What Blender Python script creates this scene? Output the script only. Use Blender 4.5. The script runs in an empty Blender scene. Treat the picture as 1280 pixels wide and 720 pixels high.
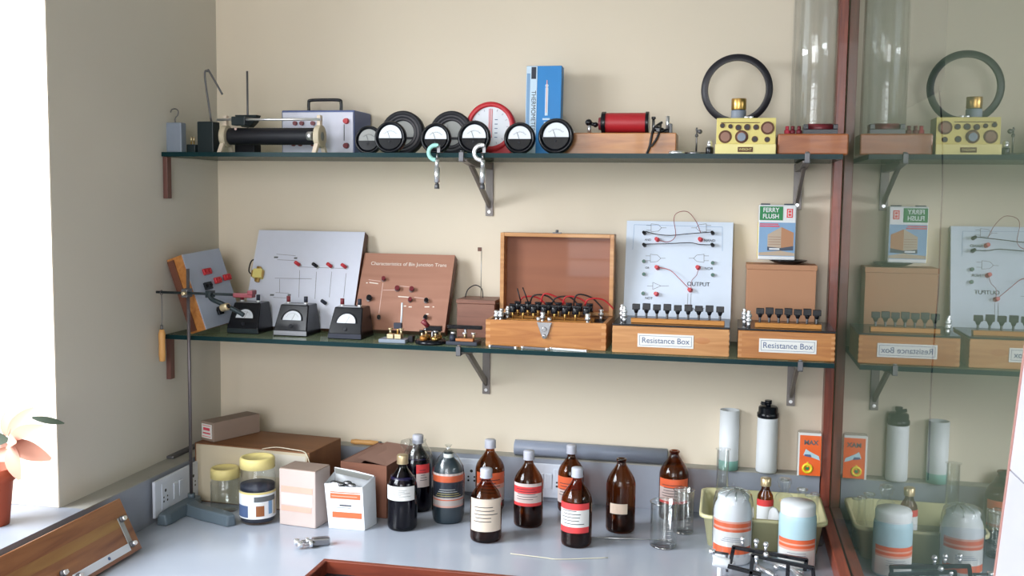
import bpy, bmesh, math, random
from mathutils import Vector, Matrix
random.seed(7)
PI = math.pi
scene = bpy.context.scene
COL = scene.collection

# ------------------------------------------------------------------ camera
F = 1281.91; PITCH = -.0886; YAW = .2076; ROLL = .0121; CAM = Vector((1.5235, -2.88, .8684))
cy, sy = math.cos(YAW), math.sin(YAW); cp, sp = math.cos(PITCH), math.sin(PITCH); cr, sr = math.cos(ROLL), math.sin(ROLL)
_fh = Vector((-sy, cy, 0)); _rt = Vector((cy, sy, 0)); _up = Vector((0, 0, 1))
FW = cp*_fh + sp*_up; _u2 = cp*_up - sp*_fh
RT = cr*_rt + sr*_u2; UP = cr*_u2 - sr*_rt
cd = bpy.data.cameras.new('camera'); cam = bpy.data.objects.new('camera', cd); COL.objects.link(cam)
cd.sensor_width = 36; cd.lens = F*36/1280; cd.clip_start = .02
m = Matrix((RT, UP, -FW)).transposed().to_4x4(); m.translation = CAM
cam.matrix_world = m; scene.camera = cam
def _ray(px, py): return FW + (px-640)/F*RT + (360-py)/F*UP
def aty(px, py, y):
    d = _ray(px, py); return CAM + d*((y-CAM.y)/d.y)
def atz(px, py, z):
    d = _ray(px, py); return CAM + d*((z-CAM.z)/d.z)
def standing(px, pyb, w, pyt, z=0.0):
    """centre, radius and height of a round thing standing on height z"""
    p = atz(px, pyb, z); dep = (p-CAM).dot(FW); r = w*dep/F/2
    h = Vector((FW.x, FW.y, 0)).normalized(); dr = Vector((p.x-CAM.x, p.y-CAM.y, 0)).normalized()
    c = p + dr*r*.9
    return c, r, aty(px, pyt, c.y).z - z

# ------------------------------------------------------------------ materials
MATS = {}
def _new(name):
    mt = bpy.data.materials.new(name); mt.use_nodes = True
    nt = mt.node_tree; nt.nodes.clear()
    out = nt.nodes.new('ShaderNodeOutputMaterial'); MATS[name] = mt
    return mt, nt, out
def lin(c):
    return tuple(((v/255)/12.92 if v/255 <= .04045 else ((v/255+.055)/1.055)**2.4) for v in c) + (1,)
def solid(name, rgb, rough=.5, metal=0, spec=.5, var=.06, scale=30, bump=0, coat=0):
    mt, nt, out = _new(name); n = nt.nodes; l = nt.links
    b = n.new('ShaderNodeBsdfPrincipled'); b.inputs['Roughness'].default_value = rough
    b.inputs['Metallic'].default_value = metal; b.inputs['Specular IOR Level'].default_value = spec
    b.inputs['Coat Weight'].default_value = coat
    tc = n.new('ShaderNodeTexCoord'); nz = n.new('ShaderNodeTexNoise'); nz.inputs['Scale'].default_value = scale
    nz.inputs['Detail'].default_value = 4
    l.new(tc.outputs['Object'], nz.inputs['Vector'])
    mx = n.new('ShaderNodeMix'); mx.data_type = 'RGBA'
    c = lin(rgb); mx.inputs[6].default_value = tuple(v*(1-var) for v in c[:3])+(1,); mx.inputs[7].default_value = tuple(min(1, v*(1+var)) for v in c[:3])+(1,)
    l.new(nz.outputs['Fac'], mx.inputs[0]); l.new(mx.outputs[2], b.inputs['Base Color'])
    if bump:
        bp = n.new('ShaderNodeBump'); bp.inputs['Strength'].default_value = bump; bp.inputs['Distance'].default_value = .002
        l.new(nz.outputs['Fac'], bp.inputs['Height']); l.new(bp.outputs[0], b.inputs['Normal'])
    l.new(b.outputs[0], out.inputs[0]); return mt
def wood(name, c1, c2, axis='X', rough=.4, scale=14, coat=.15):
    mt, nt, out = _new(name); n = nt.nodes; l = nt.links
    b = n.new('ShaderNodeBsdfPrincipled'); b.inputs['Roughness'].default_value = rough; b.inputs['Coat Weight'].default_value = coat
    tc = n.new('ShaderNodeTexCoord'); mp = n.new('ShaderNodeMapping')
    s = {'X': (.6, 6, 6), 'Y': (6, .6, 6), 'Z': (6, 6, .6)}[axis]; mp.inputs['Scale'].default_value = s
    nz = n.new('ShaderNodeTexNoise'); nz.inputs['Scale'].default_value = scale/2; nz.inputs['Detail'].default_value = 6; nz.inputs['Distortion'].default_value = 1.2
    l.new(tc.outputs['Object'], mp.inputs[0]); l.new(mp.outputs[0], nz.inputs['Vector'])
    rp = n.new('ShaderNodeValToRGB'); rp.color_ramp.elements[0].position = .3; rp.color_ramp.elements[0].color = lin(c2)
    rp.color_ramp.elements[1].position = .65; rp.color_ramp.elements[1].color = lin(c1)
    l.new(nz.outputs['Fac'], rp.inputs[0]); l.new(rp.outputs[0], b.inputs['Base Color'])
    bp = n.new('ShaderNodeBump'); bp.inputs['Strength'].default_value = .12; bp.inputs['Distance'].default_value = .001
    l.new(nz.outputs['Fac'], bp.inputs['Height']); l.new(bp.outputs[0], b.inputs['Normal'])
    l.new(b.outputs[0], out.inputs[0]); return mt
def clear(name, tint, ior=1.45, gain=1.0, base=0.0, rough=0.0):
    """thin-walled glass or film: tinted see-through mixed with a fresnel mirror"""
    mt, nt, out = _new(name); n = nt.nodes; l = nt.links
    t = n.new('ShaderNodeBsdfTransparent'); t.inputs[0].default_value = tuple(tint)+(1,)
    g = n.new('ShaderNodeBsdfGlossy'); g.inputs['Roughness'].default_value = rough
    lw = n.new('ShaderNodeLayerWeight'); lw.inputs[0].default_value = .5
    fr = n.new('ShaderNodeMath'); fr.operation = 'POWER'; fr.inputs[1].default_value = 4.5; l.new(lw.outputs['Facing'], fr.inputs[0])
    base = max(base, .035)
    ma = n.new('ShaderNodeMath'); ma.operation = 'MULTIPLY_ADD'; ma.inputs[1].default_value = gain; ma.inputs[2].default_value = base; ma.use_clamp = True
    l.new(fr.outputs[0], ma.inputs[0])
    mx = n.new('ShaderNodeMixShader'); l.new(ma.outputs[0], mx.inputs[0]); l.new(t.outputs[0], mx.inputs[1]); l.new(g.outputs[0], mx.inputs[2])
    l.new(mx.outputs[0], out.inputs[0]); return mt
def wallmat(name, rgb, blotch=.05):
    mt = solid(name, rgb, .75, var=blotch, scale=2.2, spec=.2)
    nt = mt.node_tree; n = nt.nodes; l = nt.links
    b = [x for x in n if x.type == 'BSDF_PRINCIPLED'][0]
    tc = n.new('ShaderNodeTexCoord'); nz = n.new('ShaderNodeTexNoise'); nz.inputs['Scale'].default_value = 90; nz.inputs['Detail'].default_value = 5
    bp = n.new('ShaderNodeBump'); bp.inputs['Strength'].default_value = .08; bp.inputs['Distance'].default_value = .002
    l.new(tc.outputs['Object'], nz.inputs['Vector']); l.new(nz.outputs['Fac'], bp.inputs['Height']); l.new(bp.outputs[0], b.inputs['Normal'])
    return mt

wallmat('cream_wall', (229, 217, 198)); wallmat('shaded_cream_wall', (208, 204, 194)); wallmat('jamb', (238, 226, 210)); wallmat('ceiling_white', (225, 222, 212))  # left wall: backlit shade put into a greyer copy of the cream
solid('bench_grey', (172, 180, 194), .2, var=.05, scale=6)
solid('trunk_grey', (146, 152, 164), .5); solid('trunk_top', (158, 156, 148), .5)
solid('socket_white', (214, 220, 232), .35); solid('socket_hole', (30, 30, 34), .5)
solid('floor_grey', (120, 112, 104), .5, scale=4, var=.15)
wood('frame_red', (146, 68, 46), (104, 42, 28), 'Z', .35); wood('frame_red_y', (176, 90, 66), (134, 62, 46), 'Y', .35)
wood('orange_wood', (196, 134, 72), (162, 98, 46), 'X', .38); wood('pale_wood', (206, 152, 98), (178, 120, 70), 'X', .5)
wood('red_wood', (178, 108, 62), (146, 80, 42), 'X', .4); wood('lid_inner', (150, 92, 64), (134, 80, 56), 'X', .6, 4)
wood('brown_board', (176, 126, 104), (158, 108, 88), 'X', .55, 5); wood('brown_side', (110, 66, 50), (84, 48, 38), 'Z', .5)
wood('dark_box_wood', (140, 96, 80), (112, 72, 60), 'X', .55)
wood('mb_wood', (160, 108, 70), (118, 72, 50), 'Y', .3, 9); wood('mb_band', (160, 122, 70), (136, 92, 56), 'Y', .3, 9); wood('mahogany', (134, 64, 44), (92, 38, 28), 'X', .35)
wood('carton_brown', (138, 92, 58), (122, 80, 50), 'X', .6, 3, 0); wood('batten', (104, 66, 58), (88, 52, 46), 'Z', .6)
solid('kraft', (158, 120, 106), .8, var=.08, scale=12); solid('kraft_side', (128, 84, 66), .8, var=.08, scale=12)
solid('kraft_light', (188, 138, 106), .8, var=.06, scale=10); solid('hollow_shade', (30, 24, 22), .9)
solid('carton_small', (150, 130, 118), .8); solid('tape_white', (206, 200, 188), .6, var=.05, scale=8)
solid('carton_cream', (202, 190, 166), .7, var=.06, scale=7)
solid('black_plastic', (17, 19, 26), .22, spec=.35); solid('black_matt', (28, 29, 36), .5, spec=.3); solid('dark_green_black', (32, 44, 48), .4, spec=.35)
solid('ring_black', (32, 30, 38), .45); solid('grey_ring', (74, 72, 78), .4)
solid('dial_white', (222, 228, 236), .4, var=.02); solid('dial_grey', (150, 152, 150), .4); solid('ink', (40, 44, 60), .6); solid('ink_blue', (80, 100, 140), .6)
solid('chrome', (232, 234, 238), .3, .85); solid('steel', (150, 150, 154), .35, 1); solid('dull_steel', (108, 108, 112), .5, .7)
solid('bracket_steel', (124, 118, 116), .45, .5); solid('brass', (196, 158, 92), .3, 1); solid('brass_pale', (222, 204, 166), .35, .8); solid('copper', (190, 130, 90), .35, .8)
solid('gold_cap', (196, 176, 140), .35, .6); solid('orange_brass', (172, 116, 52), .4, .4)
solid('red_plastic', (196, 44, 54), .4); solid('red_wire_coil', (176, 34, 44), .45, bump=.2, scale=200); solid('maroon', (120, 40, 50), .4); solid('pink_red', (214, 70, 90), .4)
solid('blue_case', (84, 100, 150), .45); solid('panel_lilac', (214, 216, 234), .4); solid('blue_box', (20, 128, 200), .45); solid('sky_white', (200, 222, 240), .5)
solid('weight_grey', (132, 142, 158), .5); solid('yellow_case', (226, 210, 126), .5); solid('yellow_light', (244, 230, 158), .5); solid('brown_hole', (96, 60, 40), .7)
solid('green_led', (70, 110, 100), .4); solid('board_white', (214, 226, 244), .35, var=.02); solid('carton_pinkish', (204, 188, 182), .7, var=.04); solid('board_white2', (214, 218, 234), .4, var=.03); solid('board_grey', (164, 172, 190), .4)
solid('white_print', (235, 225, 215), .5); solid('pinkish_print', (220, 190, 180), .5)
solid('yellow_lid', (226, 210, 140), .45); solid('cream_plastic', (226, 220, 172), .4, var=.04); solid('knot', (186, 124, 74), .45); solid('cap_white', (188, 190, 202), .4); solid('paper_white', (232, 232, 230), .6, var=.02)
solid('paper_cream', (224, 208, 190), .6, var=.03); solid('paper_pinkish', (218, 202, 198), .6, var=.03); solid('label_red', (226, 70, 72), .5); solid('label_orange', (240, 112, 70), .5); solid('label_pale_orange', (244, 178, 160), .5)
solid('label_dark', (46, 52, 66), .5); solid('label_green', (20, 130, 70), .5); solid('tin_blue', (120, 160, 200), .35); solid('tin_yellow', (232, 210, 70), .35); solid('bldg_tan', (190, 170, 150), .5); solid('bldg_dark', (60, 70, 90), .5); solid('tin_white', (226, 228, 232), .35)
solid('packet_orange', (244, 104, 36), .35, coat=.4); solid('packet_yellow', (240, 220, 50), .4); solid('aqua', (150, 206, 196), .45)
solid('milk_white', (234, 238, 243), .45, var=.02); solid('milk_blue', (186, 218, 230), .45, var=.03); solid('liquid_dark', (24, 20, 52), .25); solid('liquid_brown', (38, 18, 22), .3); solid('liquid_slate', (44, 58, 68), .35); solid('liquid_amber', (150, 84, 34), .3)
solid('terracotta', (172, 78, 50), .7); solid('soil', (60, 44, 34), .9); solid('petal', (200, 140, 118), .6, var=.12, scale=15); solid('leaf_dark', (70, 84, 70), .6); solid('stem', (110, 100, 70), .7)
solid('cast_iron', (92, 106, 116), .4); solid('rod_grey', (110, 104, 108), .4, .6); solid('handle_wood', (214, 160, 96), .5); solid('pipe_grey', (152, 160, 178), .3)
solid('tile_white', (224, 226, 240), .25, var=.02); solid('tile_seam', (150, 150, 160), .7); solid('salmon_edge', (190, 142, 134), .6); solid('haze_backing', (178, 196, 188), .8)  # last one: pale green backing that puts haze behind the glass reflections
solid('string_pale', (230, 224, 200), .7); solid('wire_black', (26, 24, 28), .5); solid('wire_red', (150, 50, 60), .5); solid('wire_bright_red', (190, 30, 40), .5); solid('coffee_cup', (150, 90, 50), .5)
solid('reveal_dark', (96, 100, 104), .6); solid('window_frame', (226, 226, 222), .4)
clear('glass_edge', (.55, .72, .68)); clear('clear_glass', (.97, .98, .98), 1.45, .9, .08); clear('rim_glass', (.85, .9, .9), 1.45, 1.0, .3); clear('jar_glass', (.93, .95, .95), 1.45, .9)
clear('amber_glass', (.50, .24, .11), 1.5, 1.0); clear('dark_glass', (.22, .18, .26), 1.5, 1.0); clear('plastic_film', (.88, .90, .90), 1.45, 1.0, .06, .15); clear('thin_film', (.9, .91, .92), 1.5, 1.0, .04, .1); clear('acrylic', (.86, .92, .92), 1.5, 1.0)
clear('partition_glass', (.64, .76, .71), 1.5, .5, .34)
def shelfglass():
    mt, nt, out = _new('shelf_glass'); n = nt.nodes; l = nt.links
    t = n.new('ShaderNodeBsdfTransparent'); t.inputs[0].default_value = (.62, .74, .64, 1)
    g = n.new('ShaderNodeBsdfPrincipled'); g.inputs['Base Color'].default_value = lin((140, 150, 122)); g.inputs['Roughness'].default_value = .08
    mx = n.new('ShaderNodeMixShader'); mx.inputs[0].default_value = .45
    l.new(t.outputs[0], mx.inputs[1]); l.new(g.outputs[0], mx.inputs[2]); l.new(mx.outputs[0], out.inputs[0])
shelfglass(); solid('glass_edge_dark', (14, 46, 50), .3, spec=.15)

# ------------------------------------------------------------------ mesh builder
class MB:
    def __init__(s): s.v = []; s.f = []; s.m = []; s.s = []; s.names = []; s.M = Matrix.Identity(4)
    def mi(s, n):
        if n not in s.names: s.names.append(n)
        return s.names.index(n)
    def add(s, vs, fs, mat, smooth=False):
        o = len(s.v); s.v += [tuple(s.M @ Vector(p)) for p in vs]
        for i, f in enumerate(fs):
            s.f.append([o+k for k in f]); s.m.append(s.mi(mat if isinstance(mat, str) else mat[i])); s.s.append(smooth)
        return s
    def box(s, x0, x1, y0, y1, z0, z1, mat):
        vs = [(x, y, z) for z in (z0, z1) for y in (y0, y1) for x in (x0, x1)]
        # order of faces: bottom top front back left right
        return s.add(vs, [(0,2,3,1), (4,5,7,6), (0,1,5,4), (2,6,7,3), (0,4,6,2), (1,3,7,5)], mat)
    def cyl(s, a, b, r0, mat, r1=None, n=20, caps=True, smooth=True):
        a, b = Vector(a), Vector(b); r1 = r0 if r1 is None else r1
        d = (b-a).normalized(); u = d.orthogonal().normalized(); w = d.cross(u)
        vs = []
        for c, r in ((a, r0), (b, r1)):
            for i in range(n):
                t = 2*PI*i/n; vs.append(c + r*(math.cos(t)*u + math.sin(t)*w))
        s.add(vs, [(i, (i+1) % n, n+(i+1) % n, n+i) for i in range(n)], mat, smooth)
        if caps:
            o = len(s.v)-2*n
            for f in ([o+i for i in range(n)][::-1], [o+n+i for i in range(n)]):
                s.f.append(f); s.m.append(s.mi(mat)); s.s.append(False)
        return s
    def lathe(s, prof, mat, n=32, c=(0, 0, 0), axis='Z', a0=0, a1=2*PI, ribs=0):
        full = abs(a1-a0-2*PI) < 1e-6; k = n if full else n+1
        vs = []
        for j, (r, z) in enumerate(prof):
            for i in range(k):
                t = a0+(a1-a0)*i/n; rr = r*(1-ribs*(i % 2))
                x, y = rr*math.cos(t), rr*math.sin(t)
                p = {'Z': (x, y, z), 'Y': (x, z, y), 'X': (z, x, y)}[axis]
                vs.append((p[0]+c[0], p[1]+c[1], p[2]+c[2]))
        fs = []; ms = []
        for j in range(len(prof)-1):
            for i in range(n):
                i2 = (i+1) % k
                f = (j*k+i, j*k+i2, (j+1)*k+i2, (j+1)*k+i)
                if axis == 'Y': f = f[::-1]
                fs.append(f); ms.append(mat if isinstance(mat, str) else mat[j])
        return s.add(vs, fs, ms, True)
    def tube(s, pts, r, mat, n=8, curve=True):
        P = [Vector(p) for p in pts]
        if curve and len(P) > 2:
            Q = []
            for i in range(len(P)-1):
                p0 = P[max(i-1, 0)]; p1 = P[i]; p2 = P[i+1]; p3 = P[min(i+2, len(P)-1)]
                for k in range(6):
                    t = k/6; Q.append(.5*((2*p1)+(p2-p0)*t+(2*p0-5*p1+4*p2-p3)*t*t+(3*p1-p0-3*p2+p3)*t**3))
            Q.append(P[-1]); P = Q
        vs = []; d0 = (P[1]-P[0]).normalized(); u = d0.orthogonal().normalized()
        for i, p in enumerate(P):
            d = (P[min(i+1, len(P)-1)]-P[max(i-1, 0)]).normalized()
            u = (u-d*u.dot(d)).normalized(); w = d.cross(u)
            for k in range(n):
                t = 2*PI*k/n; vs.append(p+r*(math.cos(t)*u+math.sin(t)*w))
        fs = [(i*n+k, i*n+(k+1) % n, (i+1)*n+(k+1) % n, (i+1)*n+k) for i in range(len(P)-1) for k in range(n)]
        fs += [tuple(range(n))[::-1], tuple((len(P)-1)*n+k for k in range(n))]
        return s.add(vs, fs, mat, True)
    def sph(s, c, r, mat, n=16, sc=(1, 1, 1)):
        prof = [(max(1e-5, math.sin(PI*i/(n//2)))*r, -math.cos(PI*i/(n//2))*r) for i in range(n//2+1)]
        M0 = s.M.copy(); s.M = M0 @ Matrix.Translation(c) @ Matrix.Diagonal((*sc, 1)); s.lathe(prof, mat, n); s.M = M0; return s
    def torus(s, c, R, r, mat, axis='Y', n=40, k=10, a0=0, a1=2*PI, flat=1):
        full = abs(a1-a0-2*PI) < 1e-6; nn = n if full else n+1
        vs = []
        for i in range(nn):
            t = a0+(a1-a0)*i/n
            for j in range(k):
                q = 2*PI*j/k; rr = R+r*math.cos(q); h = r*math.sin(q)*flat
                p = {'Y': (rr*math.cos(t), h, rr*math.sin(t)), 'Z': (rr*math.cos(t), rr*math.sin(t), h), 'X': (h, rr*math.cos(t), rr*math.sin(t))}[axis]
                vs.append((p[0]+c[0], p[1]+c[1], p[2]+c[2]))
        fs = [(i*k+j, i*k+(j+1) % k, ((i+1) % nn)*k+(j+1) % k, ((i+1) % nn)*k+j) for i in range(n) for j in range(k)]
        if not full: fs += [tuple(range(k)), tuple((nn-1)*k+j for j in range(k))[::-1]]
        return s.add(vs, fs, mat, True)
    def prism(s, poly, y0, y1, mat):
        """polygon in x,z pushed from y0 to y1"""
        n = len(poly); vs = [(x, y0, z) for x, z in poly]+[(x, y1, z) for x, z in poly]
        return s.add(vs, [tuple(range(n)), tuple(range(n, 2*n))[::-1]]+[(i, n+i, n+(i+1) % n, (i+1) % n) for i in range(n)], mat)
    def prismx(s, poly, x0, x1, mat):
        n = len(poly); vs = [(x0, y, z) for y, z in poly]+[(x1, y, z) for y, z in poly]
        return s.add(vs, [tuple(range(n)), tuple(range(n, 2*n))[::-1]]+[(i, n+i, n+(i+1) % n, (i+1) % n) for i in range(n)], mat)
    def mesh(s, me):
        pass
    def build(s, name, parent=None, bevel=0, seg=2):
        me = bpy.data.meshes.new(name); me.from_pydata(s.v, [], s.f)
        for nme in s.names: me.materials.append(MATS[nme])
        me.polygons.foreach_set('material_index', s.m); me.polygons.foreach_set('use_smooth', s.s)
        bm = bmesh.new(); bm.from_mesh(me); bmesh.ops.recalc_face_normals(bm, faces=bm.faces); bm.to_mesh(me); bm.free()
        me.update()
        o = bpy.data.objects.new(name, me); COL.objects.link(o)
        if parent: o.parent = parent
        if bevel:
            b = o.modifiers.new('soft', 'BEVEL'); b.width = bevel; b.segments = seg; b.limit_method = 'ANGLE'; b.angle_limit = .7
        return o
def tag(o, label=None, cat=None, group=None, kind=None):
    if label: o['label'] = label
    if cat: o['category'] = cat
    if group: o['group'] = group
    if kind: o['kind'] = kind
    return o
def thing(name, label, cat, loc, rz=0, group=None, rx=0, ry=0):
    o = bpy.data.objects.new(name, None); COL.objects.link(o); o.empty_display_size = .02
    o.location = loc; o.rotation_euler = (rx, ry, rz); return tag(o, label, cat, group)
def copy_tree(o, parent=None):
    c = o.copy(); COL.objects.link(c)
    if parent: c.parent = parent
    for ch in [x for x in bpy.data.objects if x.parent == o]: copy_tree(ch, c)
    return c
def text(name, body, size, mat, loc, parent, rot=(PI/2, 0, 0), align='CENTER', sx=1.0, bold=0):
    cu = bpy.data.curves.new(name, 'FONT'); cu.body = body; cu.size = size; cu.align_x = align; cu.align_y = 'CENTER'; cu.extrude = .0003; cu.offset = bold
    t = bpy.data.objects.new(name, cu); me = bpy.data.meshes.new_from_object(t); bpy.data.objects.remove(t)
    me.materials.clear(); me.materials.append(MATS[mat])
    o = bpy.data.objects.new(name, me); COL.objects.link(o); o.parent = parent; o.location = loc; o.rotation_euler = rot; o.scale = (sx, 1, 1)
    return o
# ------------------------------------------------------------------ the setting
Z1, Z2, SD, G = .979, .4765, .318, 1.812
ZF, ZC = -.8, 2.0
def struct(name, mb, **k): return tag(mb.build(name, **k), kind='structure')
struct('floor', MB().box(-.3, 3.0, -4.6, .1, ZF-.05, ZF, 'floor_grey'))
struct('ceiling', MB().box(-.3, 3.0, -4.6, .1, ZC, ZC+.05, 'ceiling_white'))
struct('wall_back', MB().box(-.3, 3.0, 0, .1, ZF, ZC, 'cream_wall'))
WY0, WY1, WT = -.787, -2.5, .22     # window opening along the left wall, wall thickness
w = MB()
w.box(-WT, 0, WY0, 0, ZF, ZC, 'shaded_cream_wall')
w.box(-WT, 0, -4.6, WY1, ZF, ZC, 'shaded_cream_wall')
w.box(-WT, 0, WY1, WY0, 1.5, ZC, 'shaded_cream_wall')
w.box(-WT, 0, WY1, WY0, ZF, .085, 'shaded_cream_wall')
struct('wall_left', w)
struct('trim_1', MB().box(-WT, -.0005, WY0-.004, WY0-.0005, .127, 1.499, 'jamb'))
f = MB()
xf = -WT+.02
for z in (.147, 1.479): f.box(xf-.02, xf+.02, WY1, WY0-.005, z-.02, z+.02, 'window_frame')
for y in (WY1+.02, -1.93, -1.36, WY0-.025): f.box(xf-.02, xf+.02, y-.02, y+.02, .127, 1.499, 'window_frame')
struct('window_1', f)
# window in the wall behind the camera
w = MB()
w.box(-.3, .35, -4.6, -4.5, ZF, ZC, 'cream_wall'); w.box(2.0, 3.0, -4.6, -4.5, ZF, ZC, 'cream_wall')
w.box(.35, 2.0, -4.6, -4.5, ZF, .15, 'cream_wall'); w.box(.35, 2.0, -4.6, -4.5, 1.97, ZC, 'cream_wall')
struct('wall_front', w)
f = MB()
for x in (.37, .92, 1.45, 1.98): f.box(x-.025, x+.025, -4.56, -4.52, .15, 1.97, 'window_frame')
for z in (.17, 1.95): f.box(.35, 2.0, -4.56, -4.52, z-.02, z+.02, 'window_frame')
for k in range(13): f.cyl((.35, -4.51, .3+.13*k), (2.0, -4.51, .3+.13*k), .006, 'reveal_dark', n=6)
struct('window_2', f)
# right side: unseen space added behind the glass, closed off to stay dim, solid wall further towards the room
struct('wall_right', MB().box(2.35, 2.4, -4.6, 0, ZF, ZC, 'haze_backing').box(1.83, 2.35, -2.2, -2.15, ZF, ZC, 'haze_backing').box(1.785, 1.83, -4.5, -2.15, ZF, ZC, 'cream_wall').box(1.785, 2.35, -2.149, -1.152, ZF, -.042, 'cream_wall'))

# worktop (continuous) with the lower grey carcass in front left out of view
b = MB().box(.0, 1.80, -1.15, 0, -.04, 0, 'bench_grey'); tag(b.build('worktop', bevel=.004), 'long grey laminate worktop the bottles, boxes and stand rest on', 'worktop')
struct('trim_4', MB().box(1.825, 2.345, -2.14, -.001, -.040, -.002, 'bench_grey').box(1.785, 1.824, -2.14, -1.152, -.040, -.0, 'bench_grey'))
struct('wall_worktop', MB().box(.003, 1.78, -1.08, -.02, ZF, -.041, 'dark_box_wood'))
# cable trunking along both walls
t = thing('cable_trunking', 'grey boxed cable trunking along foot of the cream back wall', 'trunking', (0, 0, 0))
MB().box(.0635, 1.784, -.043, -.0005, .0005, .1225, 'trunk_grey').build('channel', t)
MB().box(.0635, 1.784, -.044, -.0005, .1227, .1255, 'trunk_top').build('cover', t)
t = thing('cable_trunking', 'grey boxed cable trunking on left wall under window sill', 'trunking', (0, 0, 0))
MB().box(.0005, .0615, -1.15, -.0005, .0005, .1225, 'trunk_grey').build('channel', t)
MB().box(.0005, .0625, -.784, -.0005, .1227, .1255, 'trunk_top').build('cover', t)
struct('trim_2', MB().box(-WT+.04, .0625, -2.5, -.785, .1228, .1262, 'trunk_grey').box(-WT+.04, -.001, -2.5, -.788, .086, .1228, 'trunk_grey'))
struct('trim_3', MB().box(.001, .0625, -2.5, -1.152, .09, .1226, 'trunk_grey'))
def conduit():
    tag(MB().box(.0005, .022, -.32, -.045, .126, .134, 'dull_steel').build('cable_conduit', bevel=.002), 'thin dark conduit strip lying on left trunking near the corner', 'conduit')
conduit()
def socket(name, label, loc, rz, w, h, outs, grp='white socket plates on the trunking'):
    r = thing(name, label, 'socket', loc, rz, grp)
    MB().box(-w/2, w/2, -.008, 0, -h/2, h/2, 'socket_white').build('plate', r, .002)
    for k, (x, kind) in enumerate(outs):
        if kind == 's':
            s = MB().box(x-.018, x+.018, -.0095, -.008, -h*.36, h*.36, 'socket_white').build('module', r, .0008)
            q = MB()
            q.cyl((x, -.0097, .014), (x, -.0094, .014), .0045, 'socket_hole', n=10)
            for dx in (-.009, .009):
                q.cyl((x+dx, -.0097, -.003), (x+dx, -.0094, -.003), .0028, 'socket_hole', n=8); q.cyl((x+dx, -.0097, -.014), (x+dx, -.0094, -.014), .0032, 'socket_hole', n=8)
            q.build('pin_holes', s)
        else:
            MB().prismx([(-.008, -.022), (-.008, .022), (-.011, .02), (-.0095, -.022)], x-.010, x+.010, 'socket_white').build('rocker_switch', r, .0006)
socket('wall_socket', 'white double socket and switch plate on left trunking beside the stand', (.0705, -.36, .067), PI/2, .30, .098, [(-.10, 's'), (-.048, 'w'), (-.02, 'w'), (.045, 's'), (.10, 'w')])
p = aty(582, 600, -.05); socket('wall_socket', 'white socket plate on back trunking between plastic-wrapped and amber bottles', (p.x, -.0435, .062), 0, .09, .098, [(-.022, 'w'), (.018, 's')])
p = aty(688, 603, -.05); socket('wall_socket', 'white switch plate on back trunking behind the pipe, between amber bottles', (p.x, -.0435, .062), 0, .10, .098, [(-.03, 'w'), (-.005, 'w'), (.028, 's')])

# glass partition on the right with its wooden frame
t = thing('glass_partition', 'tall reflective glass partition in red-brown wooden frame standing on worktop', 'partition', (0, 0, 0))
MB().box(1.787, 1.811, -.052, -.0005, .0005, 1.995, 'frame_red').build('post', t, .002)
MB().box(1.785, 1.8105, -2.10, -.054, .0005, .045, 'frame_red_y').build('bottom_rail', t, .002)
MB().add([(G, -2.10, .0), (G, -.0005, .0), (G, -.0005, 1.99), (G, -2.10, 1.99)], [(0, 1, 2, 3)], 'partition_glass').build('glass_pane', t)
MB().box(1.785, 1.811, -2.135, -2.105, .0, 1.99, 'frame_red').build('post', t, .002)

# white tiled panel leaning on the glass at the right edge of the view
def atx(px, py, x):
    d = _ray(px, py); return CAM + d*((x-CAM.x)/d.x)
def slab():
    x = 1.800
    a = atx(1282, 425, x); b = atx(1242, 724, x); s = atx(1263, 588, x); s2 = atx(1282, 604, x)
    k = (a.y-b.y)/(a.z-b.z)
    def yl(z): return b.y+k*(z-b.z)
    z0, z1, y9 = .047, 1.0, -2.095
    r = thing('tiled_panel', 'white tiled panel with salmon edge standing against the glass at right', 'panel', (0, 0, 0))
    e = .005
    m_ = MB()
    for za, zb in ((z0, s.z-.001), (s.z+.001, z1)):
        m_.prismx([(yl(za)-e, za), (yl(zb)-e, zb), (y9, zb), (y9, za)], x, 1.809, 'tile_white')
    m_.box(x+.001, 1.809, y9+.001, yl(s.z)-e-.001, s.z-.001, s.z+.001, 'tile_seam'); m_.build('tile_face', r)
    MB().prismx([(yl(z0), z0), (yl(z1), z1), (yl(z1)-e+.0001, z1), (yl(z0)-e+.0001, z0)], x-.001, 1.809, 'salmon_edge').build('edging', r)
slab()

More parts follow.
